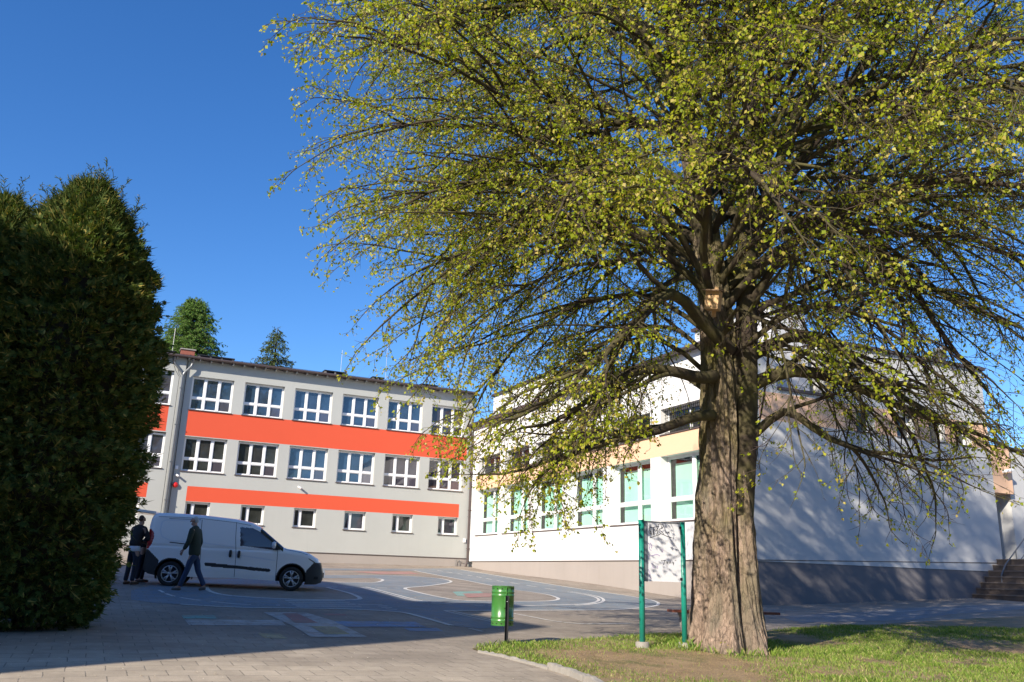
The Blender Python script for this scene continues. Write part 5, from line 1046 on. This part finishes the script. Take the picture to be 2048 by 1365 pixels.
# ------------------------------------------------------------------ litter bin on its post
M_gbin = simple('green_enamel', (.050, .185, .038), .28, 0, .12, 5, coat=.3)
bp = G(1012, 1293); s_ = bp[1]/1773; t = empty('litter_bin', tuple(bp), 0, 'bright green round litter bin on a black post beside the lawn', 'litter bin')
cx0 = (1003-1012)*s_; rB = 22.5*s_; zt0 = atY(1003, 1173, bp[1]+rB*.6)[2]-bp[2]; zb0 = atY(1000, 1252, bp[1]+rB*.6)[2]-bp[2]; cyB = rB+.05; H_ = zt0-zb0
mb = MB(); pr = [(rB, zb0)]
def rg(z): return [(rB, z-.012), (rB+.007, z-.004), (rB+.007, z+.004), (rB, z+.012)]
for z in (zb0+.125*H_, zb0+.215*H_, zb0+.765*H_, zb0+.855*H_): pr += rg(z)
pr += [(rB, zt0), (rB+.006, zt0+.004), (rB-.01, zt0+.006), (rB-.012, zb0+.02), (.001, zb0+.02)]
mb.lathe(pr, 48, (cx0, cyB)); mb.build('bin_body', M_gbin, t, True)
mb = MB()
for fz in (.055, .935):
    for k in range(14):
        an = 2*math.pi*k/14+.15; z = zb0+H_*fz; c_, s2 = math.cos(an), math.sin(an); px_, py_ = cx0+c_*(rB+.002), cyB+s2*(rB+.002); vs = [(px_-s2*.012*math.cos(q), py_+c_*.012*math.cos(q), z+.012*math.sin(q)) for q in np.linspace(0, 2*math.pi, 9)[:-1]]
        mb.add(vs, [tuple(range(8))])
mb.build('drain_holes', M_dark, t)
mb = MB(); mb.box(cx0-.012+rB*.32, cx0+.004+rB*.32, cyB-rB*.96-.012, cyB-rB*.9, zb0+.01, zt0-.01); mb.build('body_seam', M_gbin, t)
mb = MB(); zp = zt0-.23*H_; mb.box(-.028, .028, .014, .02, -.1, zp); mb.box(-.028, -.022, -.022, .014, -.1, zp); mb.box(.022, .028, -.022, .014, -.1, zp); pst = mb.build('post', M_black, t)
mb = MB(); mb.box(-.05, -.028, .0, .06, zp-.18, zp-.02); mb.build('bracket', M_gbin, t); mb = MB(); mb.M = Matrix.Translation((0, .012, zp-.09)) @ Matrix.Rotation(R(90), 4, 'X'); mb.lathe([(.001, .010), (.008, .008), (.009, 0)], 10); mb.build('bolt', M_zinc, pst)

# ------------------------------------------------------------------ notice board
M_gpost = simple('green_tube_paint', (.010, .22, .165), .35, 0, .2, 7); M_board = simple('board_grey', (.74, .75, .78), .45, 0, .12, 5)
pa, pb = atY(1285, 1303, 14.5), atY(1370, 1291, 14.8); pa[2] = float(gz(pa[0], pa[1])); pb[2] = float(gz(pb[0], pb[1]))
ang = math.atan2(pb[1]-pa[1], pb[0]-pa[0]); Lb = float(np.linalg.norm((pb-pa)[:2])); t = empty('notice_board', tuple(pa), ang, 'grey notice board with black scribbles between two green posts', 'notice board')
zA = atY(1286, 1041, 14.5)[2]-pa[2]; zB = atY(1366, 1046, 14.8)[2]-pa[2]; dz = pb[2]-pa[2]
for x, zt1, z0_, nm in ((0, zA, 0, 0), (Lb, zB, dz, 1)):
    mb = MB(); mb.tube([(x, 0, z0_-.1), (x, 0, zt1)], .046, 20); pst = mb.build('post', M_gpost, t); pst.data.polygons.foreach_set('use_smooth', [len(q.vertices) == 4 for q in pst.data.polygons])
    mb = MB(); mb.lathe([(.001, zt1-.002), (.048, zt1-.002), (.048, zt1+.006), (.001, zt1+.010)], 20, (x, 0)); mb.build('cap', M_gpost, pst); mb = MB(); mb.lathe([(.115, z0_-.12), (.11, z0_+.085), (.10, z0_+.10), (.001, z0_+.10)], 28, (x, 0)); ft = mb.build('footing', M_conc, t, True)
zb1 = atY(1300, 1163, 14.65)[2]-pa[2]
mb = MB(); mb.box(.05, Lb-.05, -.012, .012, zb1, zA-.01); bd = mb.build('board', M_board, t)
mb = MB(); mb.box(.05, .105, -.022, -.0125, zb1-.005, zA-.005); mb.box(.05, Lb-.05, -.02, -.0125, zA-.028, zA-.005); mb.build('frame_strip', simple('board_frame', (.22, .24, .26), .5, .3), t)
mb = MB()
for x, z in ((Lb-.075, zA-.09), (Lb-.075, zb1+.05)): mb.box(x, x+.05, -.03, .03, z-.02, z+.02)
mb.build('clamps', M_black, t)
def scribble(name, strokes, m, r_):
    mb = MB(); W_ = Lb-.1; H1 = zA-zb1
    for s0 in strokes:
        pts = s0
        for _ in range(2):
            q = [pts[0]]
            for a, b in zip(pts[:-1], pts[1:]): q += [(a[0]*.75+b[0]*.25, a[1]*.75+b[1]*.25), (a[0]*.25+b[0]*.75, a[1]*.25+b[1]*.75)]
            q.append(pts[-1]); pts = q
        P_ = np.array([(.05+a*W_, zA-b*H1) for a, b in pts]); T = np.gradient(P_, axis=0); T /= np.linalg.norm(T, axis=1)[:, None]+1e-9; Nn = np.stack([-T[:, 1], T[:, 0]], 1)*r_; k = len(P_)
        mb.add([(a, -.0145, b) for a, b in P_+Nn]+[(a, -.0145, b) for a, b in P_-Nn], [(i, i+1, k+i+1, k+i) for i in range(k-1)])
    mb.build(name, m, bd)
sx = lambda pts: [((x-205)/310, (y-145)/490) for x, y in pts]
scribble('graffiti', [sx(q) for q in (
    [(253,190),(248,215),(262,262),(250,248),(262,222),(268,262)], [(285,200),(278,250),(292,268),(284,232),(300,205)], [(245,205),(300,196),(330,185)], [(310,185),(318,240),(308,258)], [(300,232),(335,180),(320,172),(345,165),(372,180),(352,205),(325,212),(360,235),(372,250)],
    [(345,168),(362,210),(350,196)], [(383,215),(388,248),(400,222),(403,250),(418,218),(416,246)], [(250,286),(300,268),(345,250),(335,244),(360,250),(400,268),(438,276)], [(395,265),(410,268),(437,275)],
    [(345,464),(348,472)], [(352,462),(355,470)], [(362,465),(385,462)], [(374,464),(368,492),(362,500)], [(388,472),(384,490)], [(395,468),(400,492)], [(404,474),(398,486)], [(413,470),(416,488)], [(425,466),(424,486),(432,480)], [(440,472),(446,490),(452,470),(448,500)], [(463,458),(465,464)], [(470,455),(472,462)])], M_black, .0045)
scribble('faded_graffiti', [sx(q) for q in ([(235,330),(255,350),(240,372),(262,390)], [(250,325),(268,345),(262,370)], [(230,435),(270,430),(310,415),(335,430)], [(235,540),(250,570),(245,600),(262,615)], [(310,510),(312,530)], [(262,490),(275,500),(270,520),(290,530)], [(340,372),(365,380),(352,398)])], simple('purple_marker', (.33, .20, .48), .6), .004)

# ------------------------------------------------------------------ bench behind the lime
M_plank = simple('red_brown_plank', (.16, .045, .025), .55, 0, .35, 8, .4, 30)
qa, qb = atY(1346, 1220, 18.0), atY(1562, 1215, 18.3); t = empty('bench', (qa[0], 18.0, float(gz(qa[0]+.9, 18.1))), math.atan2(.3, qb[0]-qa[0]), 'red brown plank bench on concrete feet behind the lime trunk', 'bench'); Lq = float(qb[0]-qa[0]); hs_ = float(qa[2]-gz(qa[0]+.9, 18.1))
for k in range(3):
    mb = MB(); mb.box(0, Lq, k*.135, k*.135+.12, hs_-.05, hs_); mb.build('plank', M_plank, t, bevel=.006)
for x in (.24, Lq-.66):
    mb = MB(); mb.prism([(x+.04, -.05), (x+.17, -.05), (x+.21, hs_-.14), (x+.24, hs_-.052), (x-.04, hs_-.052), (x, hs_-.14)], .03, .36); mb.build('foot', M_conc, t, bevel=.01)
# ------------------------------------------------------------------ nest box
M_wood = simple('raw_pine_board', (.62, .40, .20), .7, 0, .2, 4, .3, 30)
q = atY(1427, 602, 14.36); t = empty('nest_box', tuple(q), R(-28), 'pale wooden nest box hung on the trunk below the fork', 'nest box'); t.rotation_euler = (R(4), R(9), R(-28))
mb = MB(); mb.box(-.12, .12, -.12, .10, -.17, .17); mb.build('box_body', M_wood, t, bevel=.004)
mb = MB(); mb.M = Matrix.Rotation(R(10), 4, 'X'); mb.box(-.15, .15, -.20, .12, .175, .195); mb.build('lid', simple('weathered_board', (.28, .19, .12), .8), t)
mb = MB(); mb.box(-.035, .035, .10, .125, -.27, .28); mb.build('back_batten', M_wood, t); mb = MB(); mb.M = Matrix.Translation((-.02, -.1215, .08)) @ Matrix.Rotation(R(90), 4, 'X'); mb.lathe([(.001, .0), (.017, .0)], 14); mb.build('entrance_hole', M_dark, t)
